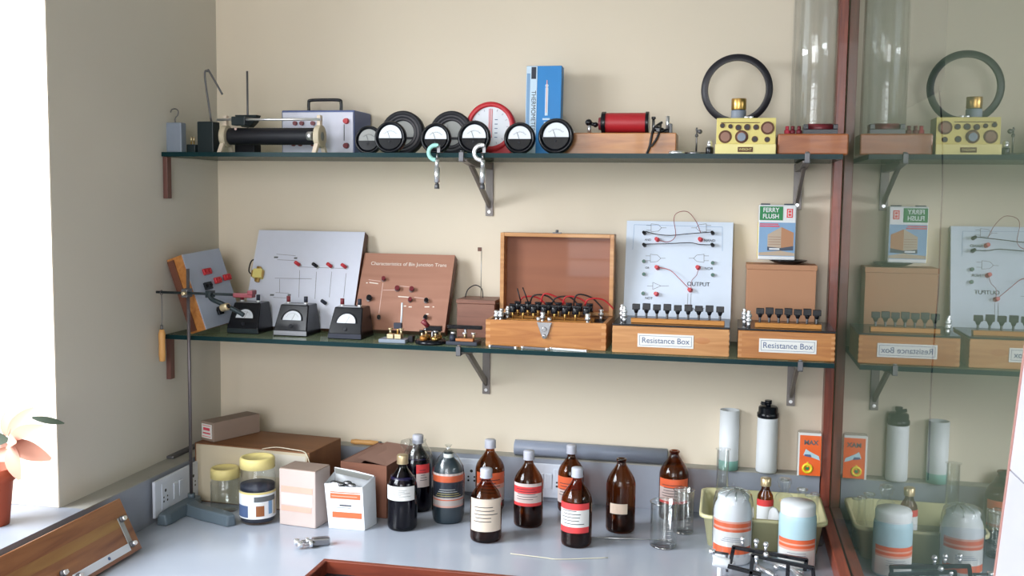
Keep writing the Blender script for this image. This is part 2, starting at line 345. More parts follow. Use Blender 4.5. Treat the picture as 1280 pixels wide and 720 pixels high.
# glass shelves
def shelf(z, label):
    m_ = MB()
    x0, x1, y0, y1, t = .001, 1.783, -SD, -.001, .012
    vs = [(x, y, zz) for zz in (z-t, z) for y in (y0, y1) for x in (x0, x1)]
    m_.add(vs, [(0,2,3,1), (4,5,7,6)], 'shelf_glass'); m_.add(vs, [(0,1,5,4), (2,6,7,3), (0,4,6,2), (1,3,7,5)], 'glass_edge_dark')
    tag(m_.build('glass_shelf'), label, 'shelf', 'green glass wall shelves')
shelf(Z1, 'upper green-edged glass shelf carrying round meters and rheostat')
shelf(Z2, 'lower green-edged glass shelf carrying wooden resistance boxes')
def bracket(px, pyb, z, label, clipoff):
    x = aty(px, pyb, 0).x; zb = aty(px, pyb, 0).z; L = (z-.0125)-zb
    r = thing('shelf_bracket', label, 'bracket', (x, 0, z-.0125), 0, 'grey steel shelf brackets')
    MB().box(-.011, .011, -.006, -.0005, -L, -.001, 'bracket_steel').cyl((0, -.0065, -L+.012), (0, -.008, -L+.012), .005, 'chrome', n=12).build('wall_plate', r, .002)
    MB().prismx([(-.006, -.002), (-.30, -.002), (-.30, -.008), (-.20, -.020), (-.006, -.022)], -.009, .009, 'bracket_steel').build('arm', r, .001)
    MB().prismx([(-.006, -L*.86), (-.006, -L*.74), (-.19, -.022), (-.235, -.018)], -.004, .004, 'bracket_steel').build('brace', r)
    MB().box(-.006, .006, -.326, -.3185, -.010, .012+.003, 'dull_steel').box(-.006, .006, -.326, -.300, -.0095, -.0065, 'dull_steel').cyl((0, -.318, .0155), (0, -.318, .018), .005, 'steel', n=10).build('clip', r, .001)
    return r
bracket(612, 270, Z1, 'grey steel bracket under upper shelf below the red-rimmed dial', 0)
bracket(996, 262, Z1, 'grey steel bracket under upper shelf above the picture tin', 0)
bracket(608, 492, Z2, 'grey steel bracket under lower shelf below the open wooden box', 0)
bracket(988, 507, Z2, 'grey steel bracket under lower shelf near the wooden post', 0)
for z, px, pyb, lab in ((Z1, 203, 248, 'brown wooden batten on left wall holding up upper glass shelf'), (Z2, 209, 473, 'brown wooden batten on left wall holding up lower glass shelf')):
    zb = aty(px, pyb, -.30).z
    r = thing('shelf_batten', lab, 'batten', (0, 0, z-.0125), 0, 'wooden battens on the left wall')
    MB().box(.0008, .014, -.312, -.290, zb-(z-.0125), -.0005, 'batten').build('upright', r, .001)
    MB().box(.0004, .003, -.2895, -.01, -.012, -.0005, 'shaded_cream_wall').build('ledge', r)

# ------------------------------------------------------------------ light: daylight through the two windows
wd = bpy.data.worlds.new('sky'); scene.world = wd; wd.use_nodes = True
bg = wd.node_tree.nodes['Background']; bg.inputs[0].default_value = (.86, .93, 1, 1); bg.inputs[1].default_value = 2.4
def area(name, loc, target, w_, h_, power, col):
    ld = bpy.data.lights.new(name, 'AREA'); ld.shape = 'RECTANGLE'; ld.size = w_; ld.size_y = h_; ld.energy = power; ld.color = col
    o = bpy.data.objects.new(name, ld); COL.objects.link(o); o.location = loc
    d = Vector(target)-Vector(loc); o.rotation_euler = d.to_track_quat('-Z', 'Y').to_euler(); return o
area('window_daylight', (-1.15, -2.1, 1.75), (.9, -.5, .1), 1.7, 1.3, 185, (.90, .95, 1))
area('rear_window_daylight', (1.17, -4.95, 1.3), (1.17, 0, .5), 1.7, 2.1, 98, (.95, .97, 1))
scene.view_settings.view_transform = 'Standard'; scene.view_settings.look = 'None'; scene.view_settings.gamma = 1
scene.view_settings.use_curve_mapping = False; scene.view_settings.exposure = .1
scene.cycles.max_bounces = 12; scene.cycles.transparent_max_bounces = 32; scene.cycles.caustics_reflective = False; scene.cycles.caustics_refractive = False
# ------------------------------------------------------------------ upper shelf
def post_terminal(m_, x, y, z, h=.022, r=.0045, cap='chrome'):
    m_.cyl((x, y, z), (x, y, z+h*.35), r*1.3, cap, n=12); m_.cyl((x, y, z+h*.35), (x, y, z+h*.6), r*.5, cap, n=8)
    m_.cyl((x, y, z+h*.6), (x, y, z+h), r, cap, n=12)

# grey slotted weight with hook
p = aty(219, 189, -.275)
r = thing('hooked_weight', 'grey rectangular weight with wire hook at left end of upper shelf', 'weight', (p.x, -.275, Z1))
MB().box(-.027, .027, -.014, .014, .0, .082, 'weight_grey').build('body', r, .003)
MB().tube([(.002, 0, .082), (.002, 0, .094), (.010, 0, .104), (.011, 0, .114), (.003, 0, .120), (-.008, 0, .118), (-.012, 0, .110)], .0016, 'dull_steel').build('hook', r)
# little terminal block
p = aty(240, 180, -.25)
r = thing('terminal_block', 'small dark block with two cream terminals between grey weight and black box', 'terminal block', (p.x, -.24, Z1))
MB().box(-.016, .010, -.012, .012, 0, .024, 'dark_green_black').build('base', r, .001)
q = MB()
for dx in (-.004, .004): q.cyl((dx, -.006, .024), (dx, -.006, .032), .0022, 'brass', n=8); q.cyl((dx, -.006, .032), (dx, -.006, .045), .0034, 'brass_pale', n=10)
q.build('terminal', r)
# black block with bent rod
p = aty(258, 189, -.23)
r = thing('bent_rod_stand', 'dark rectangular block with tall bent metal rod rising from its top', 'rod stand', (p.x+.002, -.22, Z1))
MB().box(-.024, .024, -.02, .02, 0, .088, 'dark_green_black').build('block', r, .002)
a = aty(264, 147, -.22); b_ = aty(256, 95, -.22); c = aty(260, 89, -.22); d = aty(278, 118, -.22)
o_ = Vector((p.x+.002, -.22, Z1))
MB().tube([a-o_+Vector((0, 0, -.01)), b_-o_, c-o_, c-o_+Vector((.004, 0, -.001)), d-o_], .0028, 'dull_steel').build('rod', r)
# rod with clamp behind rheostat
p = aty(305, 189, -.17)
r = thing('upright_rod_stand', 'dark block holding a straight vertical rod behind the rheostat', 'rod stand', (p.x, -.145, Z1))
MB().box(-.03, .03, -.022, .022, 0, .03, 'black_matt').build('base', r, .002)
h = aty(304, 89, -.145).z-Z1
MB().cyl((0, 0, .03), (0, 0, h), .003, 'dull_steel', n=10).build('rod', r)
MB().prism([(-.032, .112), (-.026, .092), (-.012, .078), (.012, .078), (.026, .092), (.034, .112)], -.015, .015, 'dark_green_black').build('clamp', r, .001)
# rheostat
xa, xb = aty(279, 150, -.235).x, aty(403, 150, -.235).x
r = thing('rheostat', 'long black sliding rheostat with pale cast feet and bright steel bar', 'rheostat', ((xa+xb)/2, -.235, Z1))
L = (xb-xa)/2; zc = .047
m_ = MB(); m_.cyl((-L+.02, 0, zc), (L-.02, 0, zc), .0225, 'black_matt', n=32)
m_.lathe([(.0225, -L+.02)]+[(.0235 if i % 2 else .0228, -L+.02+(2*L-.04)*i/70) for i in range(71)], 'black_matt', 24, (0, 0, zc), 'X'); m_.build('coil', r)
for s in (-1, 1):
    e = MB(); x = s*(L-.008)
    e.lathe([(.012, -.008), (.030, -.008), (.031, 0), (.030, .008), (.012, .008)], 'carton_cream', 28, (x, 0, zc), 'X')
    e.cyl((x-.006, 0, zc), (x+.006, 0, zc), .0295, 'dial_grey', n=28)
    for sy_ in (-1, 1): e.add([(x-.006, sy_*.010, zc-.018), (x+.006, sy_*.010, zc-.018), (x+.006, sy_*.026, zc-.020), (x-.006, sy_*.026, zc-.020), (x-.006, sy_*.030, .0), (x+.006, sy_*.030, .0), (x+.006, sy_*.044, .0), (x-.006, sy_*.044, .0)], [(0, 1, 2, 3), (4, 7, 6, 5), (0, 4, 5, 1), (2, 6, 7, 3), (1, 5, 6, 2), (0, 3, 7, 4)], 'paper_cream')
    e.box(x-.005, x+.005, -.008, .008, zc+.028, .104, 'paper_cream'); e.build('end_frame', r, .001)
    if s > 0: MB().cyl((x-.026, -.018, zc), (x-.012, -.020, zc), .012, 'chrome', n=16).build('terminal', r)
MB().cyl((-L-.012, -.012, .092), (L, -.012, .092), .0035, 'chrome', n=12).build('slide_bar', r)
MB().box(-L+.035, -L+.075, -.022, .006, .076, .100, 'dark_green_black').cyl((-L+.05, -.024, .066), (-L+.05, -.028, .066), .004, 'pinkish_print', n=10).build('slider', r, .002)
# blue power supply
xa, xb = aty(352, 150, -.150).x, aty(443, 150, -.150).x; h = aty(352, 138, -.15).z-Z1
r = thing('power_supply', 'blue metal power supply with lilac front panel and black carry handle', 'power supply', ((xa+xb)/2, -.15, Z1))
W_ = (xb-xa)/2
MB().box(-W_, W_, 0, .135, .003, h, 'blue_case').build('case', r, .003)
MB().box(-W_+.004, W_-.003, -.003, 0, .007, h-.006, 'panel_lilac').build('front_panel', r, .001)
for x, z in ((-.065, .088), (-.045, .088), (-.012, .088), (-.012, .030), (-.05, .030), (-.07, .030)):
    MB().cyl((x, -.003, z), (x, -.011, z), .006, 'maroon', n=14).build('terminal', r)
for z in (.094, .026): MB().cyl((W_-.022, -.003, z), (W_-.022, -.014, z), .0085, 'maroon' if z < .05 else 'red_plastic', r1=.007, n=18).build('knob', r)
MB().box(W_-.033, W_-.030, -.0045, -.003, .04, .085, 'panel_lilac').box(W_-.030, W_-.028, -.004, -.003, .04, .085, 'reveal_dark').build('scale_slot', r)
MB().tube([(-.052, .06, h), (-.052, .06, h+.026), (-.046, .06, h+.033), (0, .06, h+.034), (.040, .06, h+.033), (.046, .06, h+.026), (.046, .06, h)], .0045, 'black_plastic').build('handle', r)

# round dial meters
def dial(px, pyc, rp, y, label, tilt=.12, face='dial_white', grp='round dial meters on the upper shelf'):
    c = aty(px, pyc, y); R = rp*(c-CAM).dot(FW)/F
    r = thing('dial_meter', label, 'meter', (c.x, y, Z1), 0, grp, rx=-tilt)
    m_ = MB(); cz = R
    m_.lathe([(R*.80, .004), (R*.93, -.004), (R, -.001), (R, .008), (R*.8, .012), (R*.78, .03), (0.0001, .03)], 'black_plastic', 40, (0, 0, cz), 'Y')
    m_.build('case', r)
    f_ = MB(); n = 28; ri = R*.80; cut = -.05*R
    pts = []
    for i in range(n+1):
        t = math.asin(cut/ri)+(PI-2*math.asin(cut/ri))*i/n
        pts.append((ri*.90*math.cos(t), cz+ri*.95*math.sin(t)))
    f_.prism(pts, -.0005, .002, face); f_.build('dial_face', r)
    k = MB(); k.lathe([(.0001, .001), (ri, .001), (ri, .004)], 'black_matt', 32, (0, 0, cz), 'Y'); k.build('back_plate', r)
    g = MB()
    for i in range(13):
        t = PI*(.22+.56*i/12); l_ = .09 if i % 3 == 0 else .05
        a_ = Vector((math.cos(t), 0, math.sin(t)))
        g.cyl(a_*ri*.62+Vector((0, -.0008, cz-.1*R)), a_*ri*(.62+l_)+Vector((0, -.0008, cz-.1*R)), .0003, 'ink', n=4)
    g.torus((0, -.0007, cz-.1*R), ri*.60, .0003, 'ink', 'Y', 20, 4, PI*.22, PI*.78)
    g.build('scale', r)
    t = PI*.62
    MB().cyl((0, -.0012, cz-.1*R), (ri*.6*math.cos(t), -.0012, cz-.1*R+ri*.6*math.sin(t)), .0005, 'ink', n=5).build('needle', r)
    MB().lathe([(R*.80, -.002), (R*.86, -.0065), (R*.93, -.0065), (R*.98, -.002)], 'black_plastic', 40, (0, 0, cz), 'Y').build('bezel', r)
    lo = [(ri*.93*math.cos(t), cz+ri*.93*math.sin(t)) for t in [PI+.08+(PI-.16)*i/16 for i in range(17)]]
    MB().prism(lo, -.004, .001, 'black_plastic').cyl((0, -.004, cz-.28*R), (0, -.006, cz-.28*R), .003, 'black_matt', n=12).build('lower_cover', r, .0006)
    return r
def pdial(*a, **k): return dial(*a, **k)
dial(460, 170, 18, -.215, 'small black round dial meter half hidden beside the blue power supply', face='dial_grey')
dial(487, 168.5, 20.5, -.262, 'black round dial meter in front of the left big ribbed disc')
dial(544, 170, 19.5, -.262, 'black round dial meter just above the left hanging micrometer')
dial(592, 168, 21, -.262, 'black round dial meter overlapping the red-rimmed dial')
dial(649, 170, 20, -.262, 'black round dial meter between red-rimmed dial and blue box')
dial(694.5, 169, 22.5, -.268, 'largest black round dial meter standing before foot of blue box')
def ribbed(px, pyc, rp, y, label):
    c = aty(px, pyc, y); R = rp*(c-CAM).dot(FW)/F
    r = thing('ribbed_disc_meter', label, 'meter', (c.x, y, Z1), 0, 'big ribbed disc meters', rx=-.10)
    MB().lathe([(R*.55, -.002), (R*.60, -.006), (R*.66, -.002), (R*.70, -.002), (R*.74, -.007), (R*.80, -.002), (R*.84, -.002), (R*.9, -.008), (R, -.002), (R, .018), (R*.8, .025), (.0001, .025)], ['black_matt', 'grey_ring', 'black_matt', 'black_matt', 'grey_ring', 'black_matt', 'black_matt', 'black_matt', 'black_matt', 'black_matt', 'black_matt'], 44, (0, 0, R), 'Y').build('case', r)
    MB().lathe([(.0001, .002), (R*.56, .002)], 'dial_grey', 36, (0, 0, R), 'Y').build('dial_face', r)
    MB().box(-R*.5, R*.5, -.002, .001, R*.72, R*.82, 'black_matt').cyl((0, -.001, R*.8), (-R*.2, -.001, R*1.4), .0006, 'ink', n=5).build('needle', r)
ribbed(502, 163, 28, -.15, 'large black ribbed disc meter behind the left pair of dials')
ribbed(563, 163.5, 28, -.15, 'large black ribbed disc meter left of the red-rimmed dial')
# coloured leaflet on shelf
p = aty(517, 188, -.24)
tag(MB().box(p.x-.028, p.x+.028, -.27, -.17, Z1+.0002, Z1+.002, 'label_pale_orange').box(p.x-.028, p.x-.006, -.2715, -.2702, Z1+.0002, Z1+.002, 'label_green').build('leaflet'), 'pinkish leaflet lying flat between two dial meters on upper shelf', 'leaflet')
# red rimmed dial
c = aty(612, 158, -.14); R = 31*(c-CAM).dot(FW)/F
r = thing('red_dial_gauge', 'large red-rimmed white dial gauge on red foot behind the meters', 'gauge', (c.x, -.135, Z1), 0, rx=-.08)
cz = c.z-Z1
MB().lathe([(R*.80, -.003), (R*.84, -.010), (R, -.006), (R, .022), (R*.8, .03), (.0001, .03)], 'red_plastic', 48, (0, 0, cz), 'Y').build('rim', r)
MB().lathe([(.0001, -.002), (R*.83, -.002)], 'dial_white', 40, (0, 0, cz), 'Y').build('dial_face', r)
MB().prism([(-.055, .0), (.062, .0), (.045, cz*.5), (-.04, cz*.5)], .001, .035, 'red_plastic').build('foot', r, .002)
g = MB()
for x in (-.004, .0, .004): g.box(x-.0006, x+.0006, -.0034, -.0022, cz-.03, cz+R*.72, 'label_red')
for i in range(16):
    t = 2*PI*i/16; g.cyl((R*.66*math.cos(t), -.0026, cz+R*.66*math.sin(t)), (R*.74*math.cos(t), -.0026, cz+R*.74*math.sin(t)), .0005, 'ink_blue', n=4)
for i in range(5): g.box(.012, .020, -.003, -.0022, cz-.03+.012*i, cz-.028+.012*i, 'ink_blue')
g.build('scale', r)
# blue thermometer box
xa, xb = aty(657, 150, -.12).x, aty(701, 150, -.12).x; h = aty(680, 83, -.10).z-Z1; W_ = xb-xa
r = thing('thermometer_box', 'tall blue and white cardboard box with thermometer picture standing behind the meters', 'box', (xa+W_/2, -.13, Z1), rz=0, rx=-.06)
MB().box(-W_/2, W_/2, 0, .035, 0, h, 'blue_box').build('carton', r, .001)
MB().box(-W_/2+.0005, -W_/2+.030, -.001, 0, .001, h-.001, 'sky_white').box(-W_/2+.014, -W_/2+.027, -.0015, -.0009, h-.035, h-.003, 'ink').box(-W_/2+.002, -W_/2+.011, -.0015, -.0009, .01, h-.02, 'tin_blue').build('white_panel', r)
text('lettering', 'THERMOMETER', .017, 'ink', (-W_/2+.021, -.0013, h*.5), r, rot=(PI/2, PI/2, 0), sx=.92)
g = MB(); x = .009
g.box(x-.004, x+.004, -.0012, 0, h*.45, h*.76, 'sky_white').cyl((x, -.0012, h*.78), (x, 0, h*.78), .0045, 'sky_white', n=12).box(x-.001, x+.001, -.0016, -.001, h*.48, h*.84, 'label_pale_orange')
g.box(x-.010, x+.010, -.0012, 0, h*.40, h*.42, 'sky_white').box(x-.006, x+.014, -.0012, 0, h*.36, h*.38, 'sky_white').build('thermometer_print', r)
text('lettering', 'Thermometer', .012, 'sky_white', (x+.002, -.0012, h*.28), r, rot=(PI/2, -PI/2+.2, 0))
# micrometers hanging on the shelf edge
def micro(px, label, frame):
    c = aty(px, 200, -.33)
    r = thing('micrometer', label, 'micrometer', (c.x, -.335, Z1-.012), 0, 'micrometers hung on the shelf edge')
    fr = MB(); fr.torus((-.004, 0, .012), .0185, .0055, frame, 'Y', 24, 10, PI*.42, PI*1.52, .7)
    fr.box(-.004, .004, -.004, .004, .028, .034, frame); fr.build('frame', r)
    MB().cyl((.0, 0, -.006), (.0, 0, .008), .0025, 'steel', n=10).build('spindle', r)
    MB().cyl((0, 0, -.006), (0, 0, -.026), .0055, 'chrome', n=16).cyl((0, 0, -.026), (0, 0, -.064), .0072, 'chrome', n=20).build('thimble', r)
    MB().cyl((0, 0, -.064), (0, 0, -.068), .004, 'dull_steel', n=12).cyl((0, 0, -.068), (0, 0, -.080), .0055, 'dull_steel', r1=.0068, n=14).build('ratchet', r)
    if frame == 'aqua': MB().cyl((.0, .004, .030), (.0, .013, .030), .002, 'steel', n=8).box(-.004, .004, .013, .045, .0125, .015, 'steel').box(-.004, .004, .0125, .0145, .0125, .032, 'steel').build('hanger', r)
    else: MB().cyl((.0, .004, .030), (.0, .013, .030), .002, 'steel', n=8).box(-.004, .004, .013, .045, .0125, .015, 'steel').box(-.004, .004, .0125, .0145, .0125, .032, 'steel').build('hanger', r)
micro(547, 'micrometer with pale aqua frame hanging from the upper shelf edge', 'aqua')
micro(604, 'all-chrome micrometer hanging from upper shelf edge before the bracket', 'chrome')
# wooden base with red coil
xa, xb = aty(700, 180, -.23).x, aty(845, 180, -.23).x; h = aty(760, 166, -.23).z-Z1; W_ = (xb-xa)/2
r = thing('coil_apparatus', 'long varnished wooden base carrying a red wound coil and terminals', 'apparatus', ((xa+xb)/2, -.23, Z1))
MB().box(-W_, W_, 0, .11, 0, h, 'orange_wood').build('base', r, .002)
def lx(px, y=-.18): return aty(px, 150, y).x-(xa+xb)/2
c0, c1 = lx(756), lx(808); zc = h+.029
co = MB().cyl((c0, .055, zc), (c1, .055, zc), .0255, 'red_wire_coil', n=36)
co.lathe([(.0262 if i % 2 else .0255, c0+(c1-c0)*i/50) for i in range(51)], 'red_wire_coil', 32, (0, .055, zc), 'X').build('coil', r)
for a_, b__ in ((c0-.008, c0+.003), (c1-.002, c1+.007)): MB().cyl((a_, .055, zc), (b__, .055, zc), .029, 'black_plastic', n=32).build('flange', r, .001)
MB().cyl((c0-.016, .055, zc-.002), (c0-.008, .055, zc-.002), .016, 'maroon', r1=.018, n=24).build('core_end', r)
q = MB(); x = lx(737); q.cyl((x, .05, h), (x, .05, h+.026), .005, 'chrome', n=12).build('pillar', r)
q = MB(); q.sph((x-.002, .048, h+.030), .009, 'black_plastic').cyl((x, .05, h+.028), (x+.016, .05, h+.024), .005, 'black_plastic', n=10).sph((x+.016, .05, h+.024), .007, 'black_plastic').build('clamp_knob', r)
x = lx(717); post_terminal(MB(), 0, 0, 0); q = MB(); q.cyl((x, .04, h), (x, .04, h+.006), .006, 'chrome', n=12).build('screw', r)
x = lx(817); q = MB(); q.cyl((x, .05, h), (x, .05, h+.040), .0035, 'steel', n=10).cyl((x, .05, h+.038), (x, .05, h+.044), .0055, 'dull_steel', n=12).build('pillar', r)
x = lx(835); q = MB(); q.cyl((x, .04, h+.008), (x, .04, h+.045), .005, 'chrome', n=14).cyl((x, .04, h), (x, .04, h+.012), .009, 'black_plastic', n=14).build('pillar', r)
MB().box(x+.004, x+.012, .03, .06, h, h+.025, 'black_plastic').build('contact_block', r, .001)
q = MB(); x = lx(825)
q.tube([(x+.006, .03, h+.028), (x-.010, .0, h+.012), (x-.016, -.012, h-.01), (x-.020, -.014, h-.036), (x-.026, -.02, .003)], .0035, 'wire_black')
q.tube([(x+.004, .02, h+.022), (x+.004, -.006, h+.004), (x-.004, -.014, h-.018), (x-.016, -.018, h-.036)], .003, 'wire_black'); q.build('lead', r)
q = MB(); q.sph((x-.004, .0, h+.010), .008, 'black_plastic').sph((x+.007, .01, h+.006), .008, 'black_plastic').box(x-.004, x+.004, -.02, .02, h+.002, h+.01, 'black_plastic').build('plug', r)
# magnifier stand with flat chrome discs
p = aty(870, 190, -.20)
r = thing('magnifier_stand', 'small chrome stand with flat base and thin upright beside yellow weight box', 'stand', (p.x, -.18, Z1))
MB().lathe([(.0001, .0), (.034, 0), (.034, .005), (.030, .009), (.004, .010), (.0001, .010)], 'dull_steel', 32).build('base', r)
MB().cyl((0, 0, .009), (0, 0, .072), .0022, 'steel', n=8).build('upright', r)
MB().sph((0, 0, .052), .0045, 'dull_steel').cyl((-.003, 0, .068), (.012, 0, .062), .002, 'steel', n=8).sph((.008, -.002, .062), .006, 'dull_steel').build('clamp', r)
for k, (px, y, rr, hh, mt_, lab) in enumerate(((846, -.27, .020, .008, 'chrome', 'flat chrome disc lying next to the red coil base'), (868, -.275, .016, .006, 'steel', 'low steel ring lying in front of the small chrome stand'))):
    p = aty(px, 189, y); m_ = MB(); m_.lathe([(.008, 0), (rr, 0), (rr, hh*.6), (rr*.9, hh), (.008, hh), (.008, 0)], mt_, 28, (p.x, y, Z1+.0003))
    tag(m_.build('metal_disc'), lab, 'disc', 'flat metal discs on the upper shelf')
p = aty(889, 185, -.26)
r = thing('eyepiece', 'small black and chrome eyepiece touching left side of yellow weight box', 'eyepiece', (p.x-.004, -.262, Z1))
MB().cyl((0, 0, 0), (0, 0, .018), .0095, 'black_plastic', n=20).build('barrel', r, .001); MB().cyl((0, 0, .018), (0, 0, .030), .0065, 'chrome', n=18).sph((0, 0, .030), .006, 'chrome').build('cap', r)
# yellow weight box
y = -.285; xa, xb = aty(894, 180, y).x, aty(970, 180, y).x; h = aty(930, 148, -.26).z-Z1; h1 = aty(930, 180, y).z-Z1; W_ = (xb-xa)/2; X0 = (xa+xb)/2
r = thing('weight_box', 'yellow box of round recesses for weights with brown nameplate', 'weight box', (X0, y, Z1))
MB().box(-W_, W_, 0, .095, 0, h1, 'yellow_light').build('plinth', r, .001)
MB().prismx([(.008, h1+.0003), (.012, h), (.085, h), (.085, h1+.0003)], -W_+.002, W_-.001, 'yellow_case').build('block', r, .001)
for px, py, rp, kind in ((903, 157, 2.6, 'h'), (913, 158, 2.4, 'h'), (923, 159.5, 3.2, 's'), (934, 159, 3.4, 'h'), (945, 159, 3, 'h'), (959.5, 160, 7, 'h'), (906.5, 171, 7, 'h'), (927, 171, 7, 'w'), (943.5, 174, 3.4, 'h'), (959, 174.5, 3, 'h')):
    q = aty(px, py, y+.010); x, z = q.x-X0, q.z-Z1; rr = rp*.00205; yy = .0105 - .002
    g = MB(); g.cyl((x, yy-.0004, z), (x, yy+.004, z), rr*1.12, 'brown_hole', n=20); g.cyl((x, yy-.0008, z), (x, yy+.003, z), rr*.8, 'socket_hole' if rp < 5 else 'kraft', n=20); g.build('recess', r)
    if kind == 'w': MB().cyl((x, yy-.006, z-.001), (x, yy+.003, z-.001), rr*.72, 'weight_grey', n=20).build('stored_weight', r, .001)
MB().box(-W_+.012, W_*.45, .0095, .0108, h-.012, h-.0105, 'brown_hole').build('groove', r)
MB().box(-.018, .018, -.0012, 0, .006, .018, 'brown_hole').build('nameplate', r); text('lettering', 'WEIGHT', .008, 'yellow_light', (0, -.0014, .012), r)
p = aty(923, 147, -.22)
def cylw():
    r = thing('slotted_weight', 'two-tone brass and steel cylinder weight standing on yellow box', 'weight', (p.x, -.235, Z1+h+.0003))
    MB().cyl((0, 0, 0), (0, 0, .021), .0185, 'weight_grey', n=30).cyl((0, 0, .021), (0, 0, .0225), .0165, 'dull_steel', n=30).build('lower_ring', r, .001)
    MB().cyl((0, 0, .0225), (0, 0, .050), .0182, 'brass', n=30).build('brass_body', r, .001)
cylw()
for px, lab in ((933, 'small silver disc weight beside brass cylinder on yellow box'), (939, 'flat silver disc weight at the right on top of yellow box')):
    q = aty(px, 147, -.25); tag(MB().cyl((q.x, -.258, Z1+h+.0003), (q.x, -.258, Z1+h+.005), .0055, 'chrome', n=18).build('disc_weight', bevel=.0006), lab, 'weight', 'silver disc weights on the yellow box')
# black ring leaning on the wall behind
c = aty(921, 112, -.10); R = 40*(c-CAM).dot(FW)/F
r = thing('black_ring', 'large black ring standing upright behind the yellow weight box', 'ring', (c.x, -.10, Z1))
MB().lathe([(R*.90, -.008), (R*1.08, -.008), (R*1.10, 0), (R*1.08, .008), (R*.90, .008), (R*.88, 0), (R*.90, -.008)], 'ring_black', 60, (0, 0, c.z-Z1), 'Y').build('hoop', r)
MB().box(-.02, .02, -.014, .014, 0, max(.004, c.z-Z1-R*1.085), 'black_matt').build('foot', r, .001)
# wooden box with black and red winding
y = -.275; xa, xb = aty(972, 180, y).x, aty(1061, 180, y).x; h = aty(1015, 167, y).z-Z1; X0 = (xa+xb)/2; W_ = (xb-xa)/2
r = thing('wound_coil_box', 'brown wooden box at right end of upper shelf topped by black-red coil', 'box', (X0, y, Z1))
MB().box(-W_, W_, 0, .10, 0, h, 'red_wood').build('box_body', r, .004)
def lx(px): return aty(px, 160, y+.03).x-X0
MB().box(lx(1004), lx(1047), .02, .07, h, h+.012, 'black_plastic').box(lx(1004), lx(1010), .02, .07, h+.012, h+.024, 'black_plastic').box(lx(1041), lx(1047), .02, .07, h+.012, h+.024, 'black_plastic').build('bobbin', r, .001)
MB().cyl((lx(1010), .045, h+.016), (lx(1041), .045, h+.016), .011, 'maroon', n=20).build('winding', r)
for px, mt_ in ((984, 'pink_red'), (991, 'maroon'), (999, 'maroon')):
    x = lx(px); MB().cyl((x, .03, h), (x, .03, h+.010), .007, mt_, n=14).cyl((x, .03, h+.010), (x, .03, h+.020), .0045, mt_, n=12).build('terminal', r)
# tall clear cylinder
c = aty(1017.5, 100, -.11)
r = thing('glass_cylinder', 'tall clear glass cylinder standing behind the coil-topped wooden box', 'glass cylinder', (c.x, -.100, Z1))
R = .0555
MB().lathe([(R-.003, .008), (R-.003, .62), (R, .622), (R, .0), (.0001, .0)], 'clear_glass', 48).build('tube', r)
MB().lathe([(.0001, .0082), (R-.0032, .0082)], 'clear_glass', 40).build('inner_base', r)
# clear sheet and thin cable on the glass partition
r = thing('acrylic_strip', 'clear acrylic strip fixed high behind the glass partition', 'strip', (0, 0, 0))
a = atx(1131, 60, G-.004); b_ = atx(1173, 60, G-.004); zb = atx(1172, 112, G-.004).z
MB().box(G+.003, G+.006, b_.y, a.y, zb, 1.6, 'acrylic').build('sheet', r)
pts = [atx(px, py, G+.006) for px, py in ((1173, 108), (1177, 150), (1178, 230), (1175, 300), (1173, 360), (1168, 420), (1164, 480), (1162, 540), (1160, 600))]
tag(MB().tube(pts, .0011, 'wire_black', 6).build('hanging_cable'), 'thin black cable hanging down just behind the glass partition', 'cable')
# ------------------------------------------------------------------ lower shelf
def board(name, label, cat, bl, br, tl, yb, yt, thick, face, side, sideside='brown_side'):
    """leaning trainer board: bottom corners bl, br and top-left corner in picture, bottom at depth yb, top at yt"""
    B = aty(*bl, yb); C = aty(*br, yb); T = aty(*tl, yt)
    W_ = C.x-B.x; hz = T.z-Z2; lean = math.atan2(yt-yb, hz); H = math.hypot(hz, yt-yb)
    # keep the lower back edge on the shelf: the body sits behind the face
    r = thing(name, label, cat, (B.x, yb, Z2+thick*math.sin(lean)), 0, rx=-lean)
    MB().box(0, W_, 0, thick, 0, H, side).build('body', r, .001)
    MB().box(.0005, W_-.0005, -.002, -.0001, .0005, H-.0005, face).build('face_panel', r)
    n = Vector((0, -math.cos(lean), math.sin(lean)))
    def loc(px, py):
        d = _ray(px, py); o = r.location; t = (o-CAM).dot(n)/d.dot(n); P = CAM+d*t-o
        return P.x, P.y*math.sin(lean)+P.z*math.cos(lean)
    return r, W_, H, loc
def jack(r, x, z, mat, tilt=(.0, 0), h=.014, rad=.0045, base='chrome'):
    m_ = MB(); m_.cyl((x, -.002, z), (x, -.006, z), rad*1.1, base, n=14); m_.cyl((x, -.006, z), (x+tilt[0], -.006-h, z+tilt[1]), rad, mat, r1=rad*.9, n=14); return m_.build('terminal', r)
def lines(r, name, segs, mat, loc, w=.0007, y=-.0026):
    m_ = MB()
    for a_, b_ in segs:
        x0, z0 = loc(*a_); x1, z1 = loc(*b_); d = Vector((x1-x0, 0, z1-z0)); n = Vector((-d.z, 0, d.x)).normalized()*w/2
        p0 = Vector((x0, y, z0)); p1 = Vector((x1, y, z1))
        m_.add([p0-n, p1-n, p1+n, p0+n], [(0, 1, 2, 3)], mat)
    return m_.build(name, r)

